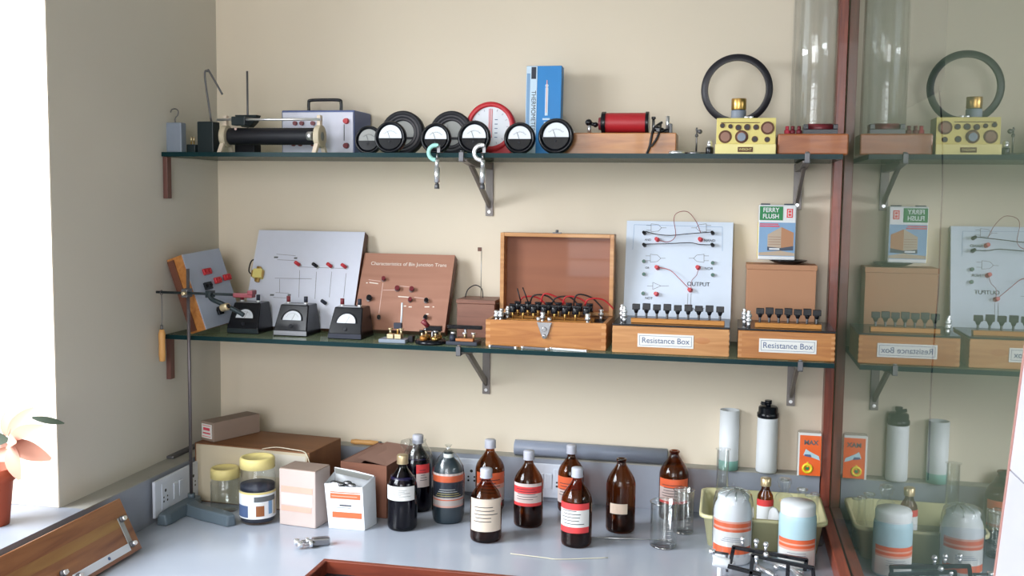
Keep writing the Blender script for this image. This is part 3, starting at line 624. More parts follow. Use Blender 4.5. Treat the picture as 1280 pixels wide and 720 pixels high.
# tilted box with pale grey face at far left
r = thing('trainer_box', 'pale grey fronted wooden trainer box tipped against the left wall', 'trainer box', (.120, -.306, .4936))
r.rotation_euler = (-.3157, -.0683, 1.4212); W_, D_, H = .166, .0537, .2163
MB().box(0, W_, .001, D_, 0, H, 'orange_wood').build('box_body', r, .001)
MB().box(.0005, W_-.0005, -.002, .0008, .0005, H-.0005, 'board_grey').build('face_panel', r)
MB().box(-.003, -.0003, .030, D_-.001, .006, H-.006, 'brown_side').build('side_lid', r)
_R = r.rotation_euler.to_matrix()
def floc(px, py):
    d = _ray(px, py); n = _R @ Vector((0, -1, 0)); o = Vector(r.location); t = (o-CAM).dot(n)/d.dot(n); q = _R.transposed() @ (CAM+d*t-o)
    return q.x, q.z
for px, py, w_, h_, mt_, hh in ((257, 340, .034, .018, 'red_plastic', .014), (270, 351, .026, .018, 'red_plastic', .016), (282, 347, .030, .018, 'red_plastic', .014), (258, 358, .030, .022, 'black_plastic', .016), (273, 390, .022, .018, 'black_plastic', .016)):
    x, z = floc(px, py); w_ *= 1.0
    q = MB(); q.box(x-w_/2, x+w_/2, -hh*.7, -.0022, z-h_/2, z+h_/2, mt_).cyl((x-w_*.22, -hh, z), (x-w_*.22, -hh*.7, z), .005, mt_, n=10).cyl((x+w_*.22, -hh, z), (x+w_*.22, -hh*.7, z), .005, mt_, n=10); q.build('socket_cluster', r, .003)

# large white trainer panel
r, W_, H, loc = board('diode_trainer_board', 'large white slanting circuit board with row of red and black sockets', 'trainer board', (303, 405), (439, 410), (320, 292), -.150, -.035, .028, 'board_white2', 'brown_side')
for px, py, mt_ in ((375, 332, 'red_plastic'), (397, 334, 'black_plastic'), (415, 334, 'red_plastic'), (433, 335, 'red_plastic'), (408, 380, 'ink')):
    x, z = loc(px, py); jack(r, x, z, mt_, (-.008, .004), .014, .0055)
x, z = loc(325, 344)
MB().box(x-.014, x+.014, -.022, -.002, z-.014, z+.014, 'yellow_case').box(x-.020, x+.016, -.019, -.006, z-.010, z+.010, 'brass').box(x-.006, x+.006, -.019, -.006, z-.025, z+.022, 'brass').build('transformer', r, .002)
lines(r, 'circuit_lines', [((346, 318), (370, 320)), ((347, 325), (369, 326)), ((344, 348), (390, 349)), ((375, 338), (374, 372)), ((396, 340), (394, 374)), ((415, 340), (412, 372)), ((433, 342), (430, 372)), ((345, 366), (362, 367)), ((342, 372), (362, 373)), ((375, 334), (433, 336)), ((350, 349), (350, 366))], 'grey_ring', loc, .0009)
for sg in [((343, 322), (348, 322)), ((368, 323), (372, 323)), ((338, 369), (343, 369)), ((360, 369), (364, 369))]: lines(r, 'component_symbol', [sg], 'reveal_dark', loc, .005)
x, z = loc(313, 330)
MB().tube([(-.001, .012, z+.02), (-.014, .012, z+.012), (-.016, .012, z-.018), (-.001, .012, z-.03)], .002, 'wire_black').build('side_cable', r)

# brown trainer board with white print
r, W_, H, loc = board('transistor_trainer_board', 'brown slanting board with white printed title and dark knobs', 'trainer board', (440, 412), (556, 420), (455, 322), -.150, -.045, .030, 'brown_board', 'brown_side')
x, z = loc(511, 331); text('lettering', 'Characteristics of Bin Junction Trans', .0150, 'white_print', (x, -.0028, z), r, sx=1.02)
for px, py, mt_, rad in ((480, 350, 'maroon', .006), (497, 362, 'maroon', .007), (515, 363, 'maroon', .007), (513, 376, 'maroon', .006), (533, 377, 'black_plastic', .006), (532, 398, 'black_plastic', .006), (474, 398, 'black_plastic', .005), (462, 374, 'black_plastic', .008)):
    x, z = loc(px, py); jack(r, x, z, mt_, (.004, .0), .012, rad, 'steel')
lines(r, 'circuit_lines', [((479, 354), (474, 392)), ((479, 363), (494, 363)), ((461, 350), (476, 352)), ((500, 358), (512, 359)), ((518, 372), (536, 374))], 'pinkish_print', loc, .0016)
lines(r, 'value_marks', [((458, 354), (460, 354)), ((462, 353.5), (473, 355)), ((498, 371), (512, 372)), ((505, 383), (508, 383)), ((511, 384), (515, 384)), ((531, 384), (537, 384)), ((541, 384), (543, 384)), ((533, 393), (536, 393))], 'white_print', loc, .003)

# three sloped bench meters
def bench_meter(pxl, pxr, pyb, pyt, label, lip, lc='red'):
    a = atz(pxl, pyb, Z2); b_ = atz(pxr, pyb, Z2); y = (a.y+b_.y)/2; y = min(max(y, -.285), -.20)
    W_ = aty(pxr, pyb, y).x-aty(pxl, pyb, y).x; h = .085
    r = thing('bench_meter', label, 'meter', (aty((pxl+pxr)/2, pyb, y).x, y, Z2), 0, 'sloped black bench meters')
    w2 = W_/2; wt = w2*.82; D1 = .10
    prof = [(0, 0), (0, .018), (.032, h), (.092, h), (D1, 0)]
    m_ = MB()
    vs = []
    for s in (-1, 1):
        for (yy, zz) in prof: vs.append((s*(w2-(w2-wt)*zz/h), yy, zz))
    m_.add(vs, [(0, 1, 2, 3, 4), (9, 8, 7, 6, 5), (0, 5, 6, 1), (1, 6, 7, 2), (2, 7, 8, 3), (3, 8, 9, 4), (4, 9, 5, 0)], 'black_plastic').build('housing', r, .003)
    sl = math.atan2(.032, h-.018); u = Vector((0, math.sin(sl), math.cos(sl))); nn = Vector((0, -math.cos(sl), math.sin(sl))); o = Vector((0, 0, .018))
    L = math.hypot(.032, h-.018)
    def P(x, s, d): return o+u*s+nn*d+Vector((x, 0, 0))
    R = w2*.56; s0 = L*.38
    pts = [P(R*math.cos(PI*i/20), s0+R*math.sin(PI*i/20), .0010) for i in range(21)]
    f_ = MB(); f_.add(pts+[p_-nn*.001 for p_ in pts], [tuple(range(21))]+[(i, i+21, i+22, i+1) for i in range(20)], 'dial_white'); f_.build('dial_face', r)
    rim = MB(); rim.tube([P(R*1.04*math.cos(PI*i/16), s0+R*1.04*math.sin(PI*i/16), .0012) for i in range(17)], .0022, 'black_matt', 6, False); rim.build('dial_rim', r)
    g = MB()
    for i in range(11):
        t = PI*(.18+.64*i/10); g.cyl(P(R*.66*math.cos(t), s0+R*.66*math.sin(t), .0014), P(R*.76*math.cos(t), s0+R*.76*math.sin(t), .0014), .0003, 'ink', n=4)
    g.cyl(P(0, s0, .0015), P(R*.25, s0+R*.65, .0015), .0004, 'ink', n=4); g.build('scale', r)
    g = MB(); g.cyl(P(0, s0*.4, 0), P(0, s0*.4, .003), .005, 'black_matt', n=14); g.build('zero_screw', r)
    MB().box(-w2*.95, w2*.95, -.0012, -.0001, .003, .015, lip).build('name_strip', r)
    for s, mt_ in ((-1, 'maroon'), (1, 'ink')):
        MB().cyl((s*wt*.62, .05, h), (s*wt*.62, .05, h+.006), .006, 'chrome', n=12).cyl((s*wt*.62, .05, h+.006), (s*wt*.62, .05, h+.022), .0055, mt_, n=12).build('terminal', r)
    MB().box(-wt*.8, wt*.8, .036, .048, h, h+.002, 'steel').build('top_strip', r)
bench_meter(283, 323, 417.5, 376, 'sloped black bench meter crossed by clamp, nearest the left wall', 'dark_green_black')
bench_meter(341, 384, 420.5, 378, 'sloped black bench meter with silver strip, middle of the three', 'steel')
bench_meter(409, 452, 424.5, 381, 'sloped black bench meter directly left of the tapping keys', 'ink')

# tapping and plug keys
def plugkey():
    p = atz(493, 430, Z2)
    r = thing('plug_key', 'brass plug key on grey base with tall white glass rod', 'plug key', (p.x-.004, -.272, Z2), 0, 'switch keys on the lower shelf')
    MB().box(-.045, .030, -.025, .025, 0, .010, 'weight_grey').build('base', r, .002)
    for x in (-.017, .004): MB().box(x-.009, x+.009, -.012, .012, .0102, .022, 'brass_pale').build('brass_block', r, .001)
    for x in (-.018, .012): MB().cyl((x, -.004, .022), (x, -.004, .034), .003, 'brass_pale', n=10).cyl((x, -.004, .034), (x, -.004, .038), .0065, 'brass_pale', n=12).build('binding_post', r)
    MB().cyl((0, .002, .022), (0, .002, .036), .003, 'brass', n=8).box(-.010, .012, -.003, .007, .036, .052, 'ink').build('plug', r, .002)
    MB().cyl((.008, .008, .046), (.008, .016, .105), .0026, 'dial_white', n=10).build('rod', r)
    MB().box(.031, .044, -.004, .018, 0, .018, 'black_matt').build('stop_block', r, .002)
plugkey()
p = atz(533, 432, Z2)
r = thing('reversing_key', 'round four-post reversing key with brass blocks and black knob', 'reversing key', (p.x, -.272, Z2), 0, 'switch keys on the lower shelf')
MB().lathe([(.0001, 0), (.040, 0), (.042, .004), (.040, .010), (.0001, .010)], 'black_plastic', 36).build('base', r)
for k in range(4):
    t = PI/4+k*PI/2; x, y = .022*math.cos(t), .022*math.sin(t)
    MB().lathe([(.0001, 0), (.010, 0), (.010, .010), (.0001, .010)], 'orange_brass' if k == 2 else 'brass', 16, (x, y, .0103)).build('brass_block', r)
    MB().cyl((x*1.2, y*1.2, .020), (x*1.2, y*1.2, .032), .0032, 'brass_pale', n=10).cyl((x*1.2, y*1.2, .032), (x*1.2, y*1.2, .038), .007, 'steel' if k % 2 else 'black_plastic', n=14).build('binding_post', r)
MB().cyl((.004, 0, .010), (.004, 0, .034), .003, 'steel', n=8).box(-.012, .030, -.008, .008, .034, .048, 'black_plastic').build('rocker', r, .003)
MB().cyl((-.006, -.004, .046), (-.020, -.010, .062), .006, 'maroon', r1=.008, n=14).build('knob', r)
p = atz(582, 436, Z2)
r = thing('tapping_key', 'long black lever tapping key on dark base beside open wooden box', 'tapping key', (.845, -.262, Z2), 0, 'switch keys on the lower shelf')
MB().box(-.045, .040, -.025, .025, 0, .010, 'label_dark').build('base', r, .002)
MB().box(-.020, .028, -.020, -.002, .0102, .018, 'copper').build('contact_plate', r, .001)
for x in (-.030, .002, .026): MB().cyl((x, -.006, .018 if x > -.03 else .0102), (x, -.006, .030), .003, 'brass_pale', n=10).cyl((x, -.006, .028), (x, -.006, .033), .0065, 'chrome', n=12).build('binding_post', r)
MB().cyl((-.036, -.012, .018), (-.022, -.012, .018), .009, 'ink', n=16).build('plug', r)
MB().box(-.050, .046, .004, .015, .040, .050, 'black_plastic').cyl((0, .010, .010), (0, .010, .040), .004, 'steel', n=10).build('lever', r, .002)

# small brown wooden box with flagged wire
xa, xb = aty(571, 400, -.13).x, aty(640, 400, -.13).x; h = aty(573, 374, -.13).z-Z2
r = thing('small_wooden_box', 'small reddish-brown wooden box with thin flagged wire rising behind keys', 'box', (xa, -.13, Z2))
BW = .902-xa-.006; MB().box(0, BW, 0, .10, 0, h-.012, 'dark_box_wood').build('box_body', r, .002); MB().box(-.002, BW+.002, -.002, .102, h-.0118, h, 'dark_box_wood').build('lid', r, .002)
q = aty(601, 372, -.08); qt = aty(602, 311, -.08)
MB().cyl((q.x-xa, .05, h), (q.x-xa+.001, .05, qt.z-Z2+.004), .0011, 'steel', n=6).build('wire', r)
MB().box(q.x-xa-.010, q.x-xa+.001, .049, .051, qt.z-Z2-.007, qt.z-Z2+.004, 'brown_side').build('flag', r)
MB().tube([(.008, .06, h), (.014, .07, h+.022), (.034, .075, h+.034), (.054, .07, h+.024), (.060, .06, h)], .0016, 'wire_black').build('looped_wire', r)

# open wooden box
y = -.272; xa, xb = aty(607, 432, y).x, aty(757, 440, y).x; h = aty(607, 399, y).z-Z2; X0 = (xa+xb)/2; W_ = (xb-xa)/2; D1 = .205
r = thing('open_resistance_box', 'open hinged wooden box full of black plugs, lid raised against wall', 'resistance box', (X0, y, Z2))
t_ = .010
MB().box(-W_, W_, 0, t_, 0, h, 'orange_wood').build('front_wall', r, .001)
for s in (-1, 1): MB().box(*sorted((s*W_, s*(W_-t_))), t_+.0002, D1-t_-.0002, 0, h, 'pale_wood').build('side_wall', r, .001)
MB().box(-W_, W_, D1-t_, D1, 0, h, 'orange_wood').build('back_wall', r, .001)
MB().box(-W_+t_, W_-t_, t_, D1-t_, .002, h-.018, 'lid_inner').build('inner_tray', r)
g = MB()
for s in (-1, 1):
    for k in range(4): g.box(*sorted((s*(W_+.0004), s*(W_-t_-.002))), -.0004, .004, .006+k*.017, .013+k*.017, 'pale_wood')
    g.build('finger_joint', r); g = MB()
MB().box(-W_+t_+.0005, W_-t_-.0005, t_+.0005, D1-t_-.0005, h-.017, h-.012, 'dull_steel').build('ebonite_panel', r, .001)
hp = h-.012
for row, (yy, cnt) in enumerate(((.055, 8), (.125, 8))):
    MB().box(-W_+.045, W_-.045, yy-.012, yy+.012, hp, hp+.011, 'orange_brass').build('brass_bar', r, .001)
    for k in range(cnt):
        x = -W_+.060+(2*W_-.12)*k/(cnt-1)
        MB().cyl((x, yy, hp+.011), (x, yy, hp+.028), .0032, 'brass', n=8).cyl((x, yy, hp+.027), (x, yy, hp+.044), .0095, 'black_plastic', r1=.0085, n=14).box(x-.009, x+.009, yy-.003, yy+.003, hp+.044, hp+.050, 'black_plastic').build('plug', r, .001)
for x, yy in ((-W_+.022, .028), (-W_+.034, .028), (-W_+.026, .075), (-W_+.038, .095), (-W_+.03, .14), (.012, .15), (W_-.032, .15), (W_-.052, .028), (-.012, .028)):
    q = MB(); q.cyl((x, yy, hp), (x, yy, hp+.016), .004, 'chrome', n=10).lathe([(.0001, 0), (.0075, 0), (.0075, .006), (.004, .008), (.007, .012), (.006, .017), (.0001, .018)], 'chrome', 14, (x, yy, hp+.016)); q.build('binding_post', r)
q = MB()
for k in range(7):
    x0 = -W_+.06+.03*k; q.tube([(x0, .14, hp+.02), (x0+.01, .13, hp+.058+.006*(k % 3)), (x0+.05, .14, hp+.060+.004*(k % 2)), (x0+.08, .145, hp+.035)], .0022, 'wire_bright_red' if k % 2 == 0 else 'wire_black')
q.tube([(-.09, .12, hp+.05), (-.10, .12, hp+.085)], .0018, 'wire_black'); q.tube([(-.07, .12, hp+.05), (-.085, .12, hp+.088)], .0018, 'wire_black')
q.build('leads', r)
# lid, upright
hl = aty(630, 290, y+D1).z-Z2; lw0 = -W_+.001; lw1 = W_-.001
zl = h+.001; dy = .045
l_ = MB()
l_.box(lw0, lw1, D1-.004, D1+.002, zl, hl, 'lid_inner').build('lid', r)
MB().box(lw0, lw0+.011, D1-dy, D1-.0042, zl, hl, 'pale_wood').box(lw1-.011, lw1, D1-dy, D1-.0042, zl, hl, 'pale_wood').box(lw0+.0112, lw1-.0112, D1-dy, D1-.0042, hl-.010, hl, 'pale_wood').box(lw0+.0112, lw1-.0112, D1-dy, D1-.0042, zl, zl+.010, 'pale_wood').build('lid_frame', r, .001)
MB().box(-.012, .012, D1-dy-.001, D1-dy+.01, hl, hl+.003, 'dull_steel').cyl((0, D1-dy+.004, hl+.003), (0, D1-dy+.004, hl+.010), .004, 'dull_steel', n=10).build('lid_catch', r)
q = MB(); q.prism([(-.022, h-.002), (.018, h-.002), (.010, h-.030), (.004, h-.044), (-.006, h-.044), (-.012, h-.030)], -.004, -.0004, 'steel')
q.cyl((-.001, -.004, h-.020), (-.001, -.009, h-.020), .006, 'steel', n=14).cyl((-.001, -.004, h-.038), (-.001, -.010, h-.040), .0055, 'chrome', n=14); q.build('latch', r, .001)
for x in (-.015, .014): MB().cyl((x-.004, .005, h), (x-.004, .005, h+.010), .005, 'chrome', n=12).build('latch_screw', r)

# bar magnets in front
for px0, px1, py, lab in ((612, 634, 434, 'dull bar magnet lying left of the other two before open box'), (638, 658, 436.5, 'grey bar magnet lying in middle before open box'), (692, 728, 439, 'shiny silver bar lying on right before open box')):
    pass
def magnet(px0, py0, px1, py1, label, mt_):
    a = atz(px0, py0, Z2+.004); b_ = atz(px1, py1, Z2+.004); mid = (a+b_)/2; d = b_-a; L = d.length/2*.86; ang = math.atan2(d.y, d.x)
    r = thing('bar_magnet', label, 'magnet', (mid.x, -.2975, Z2), -.19, 'bar magnets in front of the open box')
    MB().box(-L+.006, L-.006, -.0055, .0055, .0, .006, mt_).build('bar', r, .001)
    for s in (-1, 1): MB().box(*sorted((s*(L-.0058), s*L)), -.0058, .0058, 0, .0066, 'chrome').build('pole_end', r, .001)
magnet(612, 432, 642, 437, 'dull blue-grey bar magnet, furthest left of three before the open box', 'label_dark')
magnet(650, 434, 684, 438, 'blue-grey bar magnet in middle of three before open box', 'dull_steel')
magnet(690, 434, 730, 441, 'shiny silver bar magnet, right one of three before open box', 'chrome')

# closed resistance boxes with plug rows
def resbox(pxl, pxr, pyb, y, D1, label, nplug, pl, pr_, post_px, lab_l, lab_r, group, stain=False):
    xa, xb = aty(pxl, pyb, y).x, aty(pxr, pyb+6, y).x; X0 = (xa+xb)/2; W_ = (xb-xa)/2; h = .0745
    r = thing('resistance_box', label, 'resistance box', (X0, y, Z2), 0, group)
    b_ = MB().box(-W_, W_, 0, D1, 0, h-.005, 'pale_wood' if stain else 'orange_wood').build('box_body', r, .002)
    g = MB()
    for s in (-1, 1):
        for k in range(5): g.box(*sorted((s*(W_+.0003), s*(W_-.009))), -.0003, .003, .004+k*.013, .010+k*.013, 'pale_wood')
        g.build('finger_joint', r); g = MB()
    MB().box(-W_-.001, W_+.001, -.001, D1+.001, h-.0048, h, 'black_plastic').build('ebonite_top', r, .001)
    def lx(px): return aty(px, 395, y+.04).x-X0
    MB().box(lx(pl)-.012, lx(pr_)+.012, .030, .050, h+.0001, h+.012, 'orange_brass').build('brass_bar', r, .001)
    for k in range(nplug):
        x = lx(pl)+(lx(pr_)-lx(pl))*k/(nplug-1)
        MB().cyl((x, .04, h+.012), (x, .04, h+.030), .0032, 'dull_steel', n=8).box(x-.0098, x+.0098, .034, .046, h+.033, h+.048+.002*(k % 2), 'black_plastic').cyl((x, .04, h+.024), (x, .04, h+.033), .0035, 'black_plastic', r1=.007, n=12).build('plug', r, .002)
    for k, (px, dy) in enumerate(post_px):
        q = MB(); x = lx(px); q.cyl((x, dy, h), (x, dy, h+.014), .005, 'chrome', n=12).lathe([(.0001, 0), (.008, 0), (.008, .006), (.004, .008), (.008, .012), (.007, .018), (.003, .022), (.005, .026), (.0001, .029)], 'chrome', 14, (x, dy, h+.014)); q.build('binding_post', r)
    xl, xr = aty(lab_l, 425, y).x-X0, aty(lab_r, 425, y).x-X0; zc = h*.46; hh = .017
    p_ = MB().box(xl, xr, -.0012, -.0001, zc-hh, zc+hh, 'paper_white').build('paper_label', r, .0003)
    g = MB(); e = .0045
    for a_ in ((xl+e, xr-e, zc+hh-e-.0008, zc+hh-e), (xl+e, xr-e, zc-hh+e, zc-hh+e+.0008), (xl+e, xl+e+.0008, zc-hh+e, zc+hh-e), (xr-e-.0008, xr-e, zc-hh+e, zc+hh-e)):
        g.box(a_[0], a_[1], -.0016, -.0011, a_[2], a_[3], 'ink_blue')
    g.build('label_border', p_)
    text('lettering', 'Resistance Box', .0205, 'ink_blue', ((xl+xr)/2, -.0014, zc), p_, sx=.95)
    if stain:
        MB().sph((W_*.55, .0006, h*.52), .016, 'knot', 20, (1.6, .06, .7)).build('wood_knot', r)
    return r
resbox(765, 911, 441, -.290, .19, 'wooden resistance box with nine black plugs in front of logic board', 9, 795, 900, [(781, .03), (776, .07)], 797, 867, 'closed labelled resistance boxes', True)
resbox(922, 1043, 447, -.293, .19, 'wooden resistance box with seven black plugs beside the red-brown post', 7, 950, 1021, [(936, .03), (931, .07)], 949, 1021, 'closed labelled resistance boxes')

# logic gate board
r, W_, H, loc = board('logic_gate_board', 'tall pale blue-white logic gate board with red sockets and wires', 'trainer board', (778, 402), (913, 408), (785, 277), -.085, -.020, .014, 'board_white', 'board_grey')
for px, py in ((822, 300), (876, 300), (822, 335), (873, 335), (863, 363), (821, 368)):
    x, z = loc(px, py); jack(r, x, z, 'red_plastic', (-.003, .001), .010, .0058, 'pink_red')
for px, py in ((806, 292), (806, 307), (891, 292), (891, 307)):
    x, z = loc(px, py); jack(r, x, z, 'black_plastic', (-.002, .001), .012, .0048, 'dull_steel')
for px, py in ((805, 327), (805, 343), (891, 329), (891, 344), (804, 367)):
    x, z = loc(px, py); jack(r, x, z, 'green_led', (0, 0), .004, .0050, 'steel')
gates = []
for cx, cy_, s in ((821, 285, 1), (876, 285, -1), (820, 323, 1), (873, 323, -1)):
    gates += [((cx-7*s, cy_-5), (cx-7*s, cy_+5)), ((cx-7*s, cy_-5), (cx+2*s, cy_-4)), ((cx-7*s, cy_+5), (cx+2*s, cy_+4)), ((cx+2*s, cy_-4), (cx+6*s, cy_)), ((cx+2*s, cy_+4), (cx+6*s, cy_)), ((cx+6*s, cy_), (cx+12*s, cy_)), ((cx-13*s, cy_-3), (cx-7*s, cy_-3)), ((cx-13*s, cy_+3), (cx-7*s, cy_+3))]
gates += [((816, 353), (816, 362)), ((816, 353), (826, 357.5)), ((816, 362), (826, 357.5)), ((809, 357.5), (816, 357.5)), ((826, 357.5), (836, 357.5)), ((860, 367), (859, 386)), ((864, 367), (863, 386))]
lines(r, 'gate_symbols', gates, 'grey_ring', loc, .0009)
lines(r, 'panel_border', [((793, 281), (903, 284)), ((903, 284), (903, 314)), ((793, 281), (791, 312))], 'tin_blue', loc, .0009)
for px, py, s_, body in ((873, 355.5, .0135, 'OUTPUT'), (810, 300, .007, 'AND'), (887, 301, .009, 'NAND'), (809, 335, .007, 'OR'), (886, 336, .009, 'NOR'), (811, 373, .008, 'NOT'), (872, 387, .011, 'INPUT')):
    x, z = loc(px, py); text('lettering', body, s_*1.15, 'ink', (x, -.0028, z), r, bold=0)
def W(px, py, d=-.014):
    x, z = loc(px, py); return (x, d, z)
MB().tube([W(807, 290), W(820, 294, -.02), W(838, 296, -.024), W(860, 294, -.022), W(890, 291)], .0011, 'wire_black', 6).build('black_lead', r)
MB().tube([W(807, 306), W(835, 306, -.02), W(862, 305, -.022), W(876, 307, -.02), W(891, 307)], .0011, 'wire_black', 6).build('black_lead', r)
MB().tube([W(822, 300), W(835, 304, -.022), W(845, 297, -.03), W(843, 276, -.03), W(848, 268, -.028), W(860, 267, -.026), W(870, 278, -.022), W(876, 292, -.016)], .0009, 'wire_red', 6).build('red_lead', r)
MB().tube([W(823, 335), W(838, 339, -.02), W(850, 350, -.022), W(862, 362)], .0009, 'wire_bright_red', 6).build('red_lead', r)
MB().tube([W(873, 337), W(871, 345, -.02), W(865, 352, -.02), W(864, 362)], .0007, 'wire_red', 6).build('red_lead', r)

# cardboard box and tin at the right
y = -.095; xa, xb = aty(933, 345, y).x, aty(1021, 345, y).x; h = aty(975, 331, y).z-Z2
r = thing('cardboard_box', 'light brown cardboard box behind resistance box, carrying the picture tin', 'box', ((xa+xb)/2, y, Z2)); W_ = (xb-xa)/2
MB().box(-W_+.001, W_-.001, 0, .085, 0, h-.014, 'kraft_light').build('carton', r, .001); MB().box(-W_-.001, W_+.001, -.002, .087, h-.0138, h, 'kraft_light').build('lid', r, .001)
zt = Z2+h
p = aty(990, 326, -.06)
r = thing('black_tray', 'shallow black shiny dish under the picture tin on cardboard box', 'dish', (p.x-.010, -.055, zt))
MB().lathe([(.0001, 0), (.025, 0), (.048, .009), (.050, .011), (.046, .010), (.024, .003), (.0001, .003)], 'black_plastic', 40).build('dish_body', r)
y = -.078; xa, xb = aty(948, 290, y).x, aty(995, 290, y).x; W_ = (xb-xa)/2; z0 = zt+.0115; h = aty(970, 256, y).z-z0
r = thing('picture_tin', 'green and white tin printed with a building, standing on black dish', 'tin', ((xa+xb)/2, y, z0))
MB().box(-W_, W_, 0, .05, 0, h, 'tin_white').build('tin_body', r, .003)
MB().box(-W_-.0008, -W_+.0001, .003, .047, .002, h*.68, 'tin_yellow').build('yellow_side', r)
MB().box(-W_+.002, W_-.002, -.0006, 0, .010, h*.68, 'tin_blue').build('sky_panel', r)
MB().box(-W_+.002, W_*.28, -.0008, 0, h*.72, h*.97, 'label_green').build('green_panel', r)
text('lettering', 'FERRY\nFLUSH', .0165, 'tin_white', (-W_*.36, -.001, h*.845), r, bold=.0003, sx=.9)
q = MB(); q.box(W_*.48, W_*.80, -.0010, 0, h*.77, h*.93, 'label_red').box(W_*.54, W_*.74, -.0014, -.0009, h*.79, h*.91, 'tin_white').box(W_*.57, W_*.71, -.0018, -.0013, h*.80, h*.845, 'label_red').box(W_*.57, W_*.71, -.0018, -.0013, h*.86, h*.90, 'label_red').build('red_emblem', r)
MB().box(-W_+.003, W_*.12, -.0010, 0, h*.60, h*.625, 'pink_red').box(-W_+.003, W_*.05, -.0010, 0, h*.64, h*.66, 'pink_red').build('red_caption', r)
q = MB(); q.prism([(-W_*.5, h*.24), (W_*.22, h*.22), (W_*.22, h*.60), (-W_*.5, h*.46)], -.0010, 0, 'bldg_tan').prism([(W_*.22, h*.22), (W_*.88, h*.26), (W_*.88, h*.50), (W_*.22, h*.60)], -.0010, 0, 'kraft_light')
for k in range(4): q.box(-W_*.45, W_*.2, -.0013, -.0009, h*(.28+.045*k), h*(.288+.045*k), 'kraft')
q.prism([(-W_*.5, h*.17), (W_*.22, h*.17), (W_*.88, h*.18), (W_*.88, h*.26), (W_*.22, h*.22), (-W_*.5, h*.24)], -.0012, 0, 'bldg_dark').box(-W_*.4, W_*.15, -.0016, -.0011, h*.185, h*.215, 'tin_white').build('building_print', r)
MB().prism([(-W_+.002, h*.08), (W_-.002, h*.08), (W_-.002, h*.13), (W_*.2, h*.17), (-W_+.002, h*.13)], -.0014, 0, 'bldg_tan').build('ground_print', r)
for x in (-W_*.65, W_*.6): MB().box(x-.012, x+.012, .012, .038, h, h+.003, 'bldg_dark').build('cap', r, .001)
# ------------------------------------------------------------------ worktop: bottles and jars
def shell(m_, r, z0, z1, mat, a0, a1, n=22):
    m_.lathe([(r, z0), (r, z1)], mat, n, (0, 0, 0), 'Z', a0, a1)
def facing(x, y): return math.atan2(CAM.y-y, CAM.x-x)
def bottle(px, pyb, w, pyt, label, glass='amber_glass', cap='cap_white', liquid=('liquid_brown', .5), bands=None, lab=(.30, .62), span=1.15, prints=True, group='amber reagent bottles on the worktop', capped=True, turn=0, neckh=None):
    c, R, H = standing(px, pyb, w, pyt)
    r = thing('reagent_bottle', label, 'bottle', (c.x, c.y, .0005), 0, group)
    ch = .021 if capped else 0; hb = H-ch; nr = R*.29; g = .0025
    sh = hb*.64; prof = [(.0001, .0), (R*.86, .0), (R*.96, .003), (R, .010), (R, sh), (R*.97, sh+hb*.045), (R*.88, sh+hb*.10), (R*.70, sh+hb*.165), (R*.50, sh+hb*.225), (nr*1.15, sh+hb*.28), (nr, sh+hb*.31), (nr, hb-.006)]
    if not capped: prof += [(nr*1.2, hb-.006), (nr*1.25, hb-.002), (nr*1.1, hb), (nr*.8, hb), (nr*.8, hb-.02)]
    else: prof += [(nr*1.1, hb-.004), (nr*1.1, hb), (nr*.8, hb)]
    MB().lathe(prof, glass, 40).build('glass_body', r)
    if liquid:
        lf = hb*liquid[1]; lr = R-g
        lp = [(.0001, .004), (lr*.9, .004), (lr, .012)]
        for (a_, b_) in prof[4:]:
            if b_ < lf: lp.append((max(a_-g, .002), b_))
        rr = lp[-1][0] if lf > sh else lr
        lp += [(rr, lf), (.0001, lf)]
        MB().lathe(lp, liquid[0], 32).build('contents', r)
    if capped:
        q = MB(); q.lathe([(nr*1.30, 0), (nr*1.34, ch*.85), (nr*1.22, ch), (.0001, ch)], cap, 36, (0, 0, hb-.001), ribs=.05); q.lathe([(nr*1.36, -.003), (nr*1.36, .001)], cap, 30, (0, 0, hb)); q.build('screw_cap', r)
    if bands:
        th = facing(c.x, c.y)+turn; z0, z1 = lab[0]*H, lab[1]*H; t = z1-z0; m_ = MB()
        zz = z0
        for fr, mt_ in bands:
            shell(m_, R+.0006, zz, zz+fr*t, mt_, th-span, th+span); zz += fr*t
        p_ = m_.build('paper_label', r)
        if prints:
            k = MB(); random.seed(int(px*7))
            for i in range(5):
                z = z0+t*(.30+.11*i); a_ = th-span*.75+random.random()*.2; b_ = th+span*(.1+.6*random.random())
                shell(k, R+.0010, z, z+t*.022, 'ink', a_, b_, 8)
            k.build('print_lines', p_)
    return r, c, R, H
RW = [(.16, 'label_red'), (.10, 'paper_pinkish'), (.34, 'paper_pinkish'), (.14, 'paper_pinkish'), (.26, 'label_red')]
bottle(503, 665, 37.5, 568, 'dark blue-black bottle with gold cap and plain white label', glass='dark_glass', cap='gold_cap', liquid=('liquid_dark', .80), bands=[(1, 'paper_white')], lab=(.42, .61), turn=-.25, group=None)
bottle(607, 680, 40, 585, 'amber bottle with large cream label, front left of the group', bands=[(1, 'paper_cream')], lab=(.17, .62), liquid=('liquid_brown', .50))
bottle(660, 661, 37, 563, 'amber bottle with red and pink label before the grey pipe', bands=[(.14, 'label_red'), (.06, 'paper_pinkish'), (.36, 'paper_pinkish'), (.30, 'label_red'), (.14, 'paper_pinkish')], lab=(.30, .60), liquid=('liquid_brown', .32), turn=-.1)
bottle(720, 686, 39, 584, 'amber bottle with white label between two red bands, nearest the front', bands=[(.20, 'label_red'), (.58, 'paper_white'), (.22, 'label_red')], lab=(.20, .58), liquid=('liquid_brown', .45), turn=-.25)
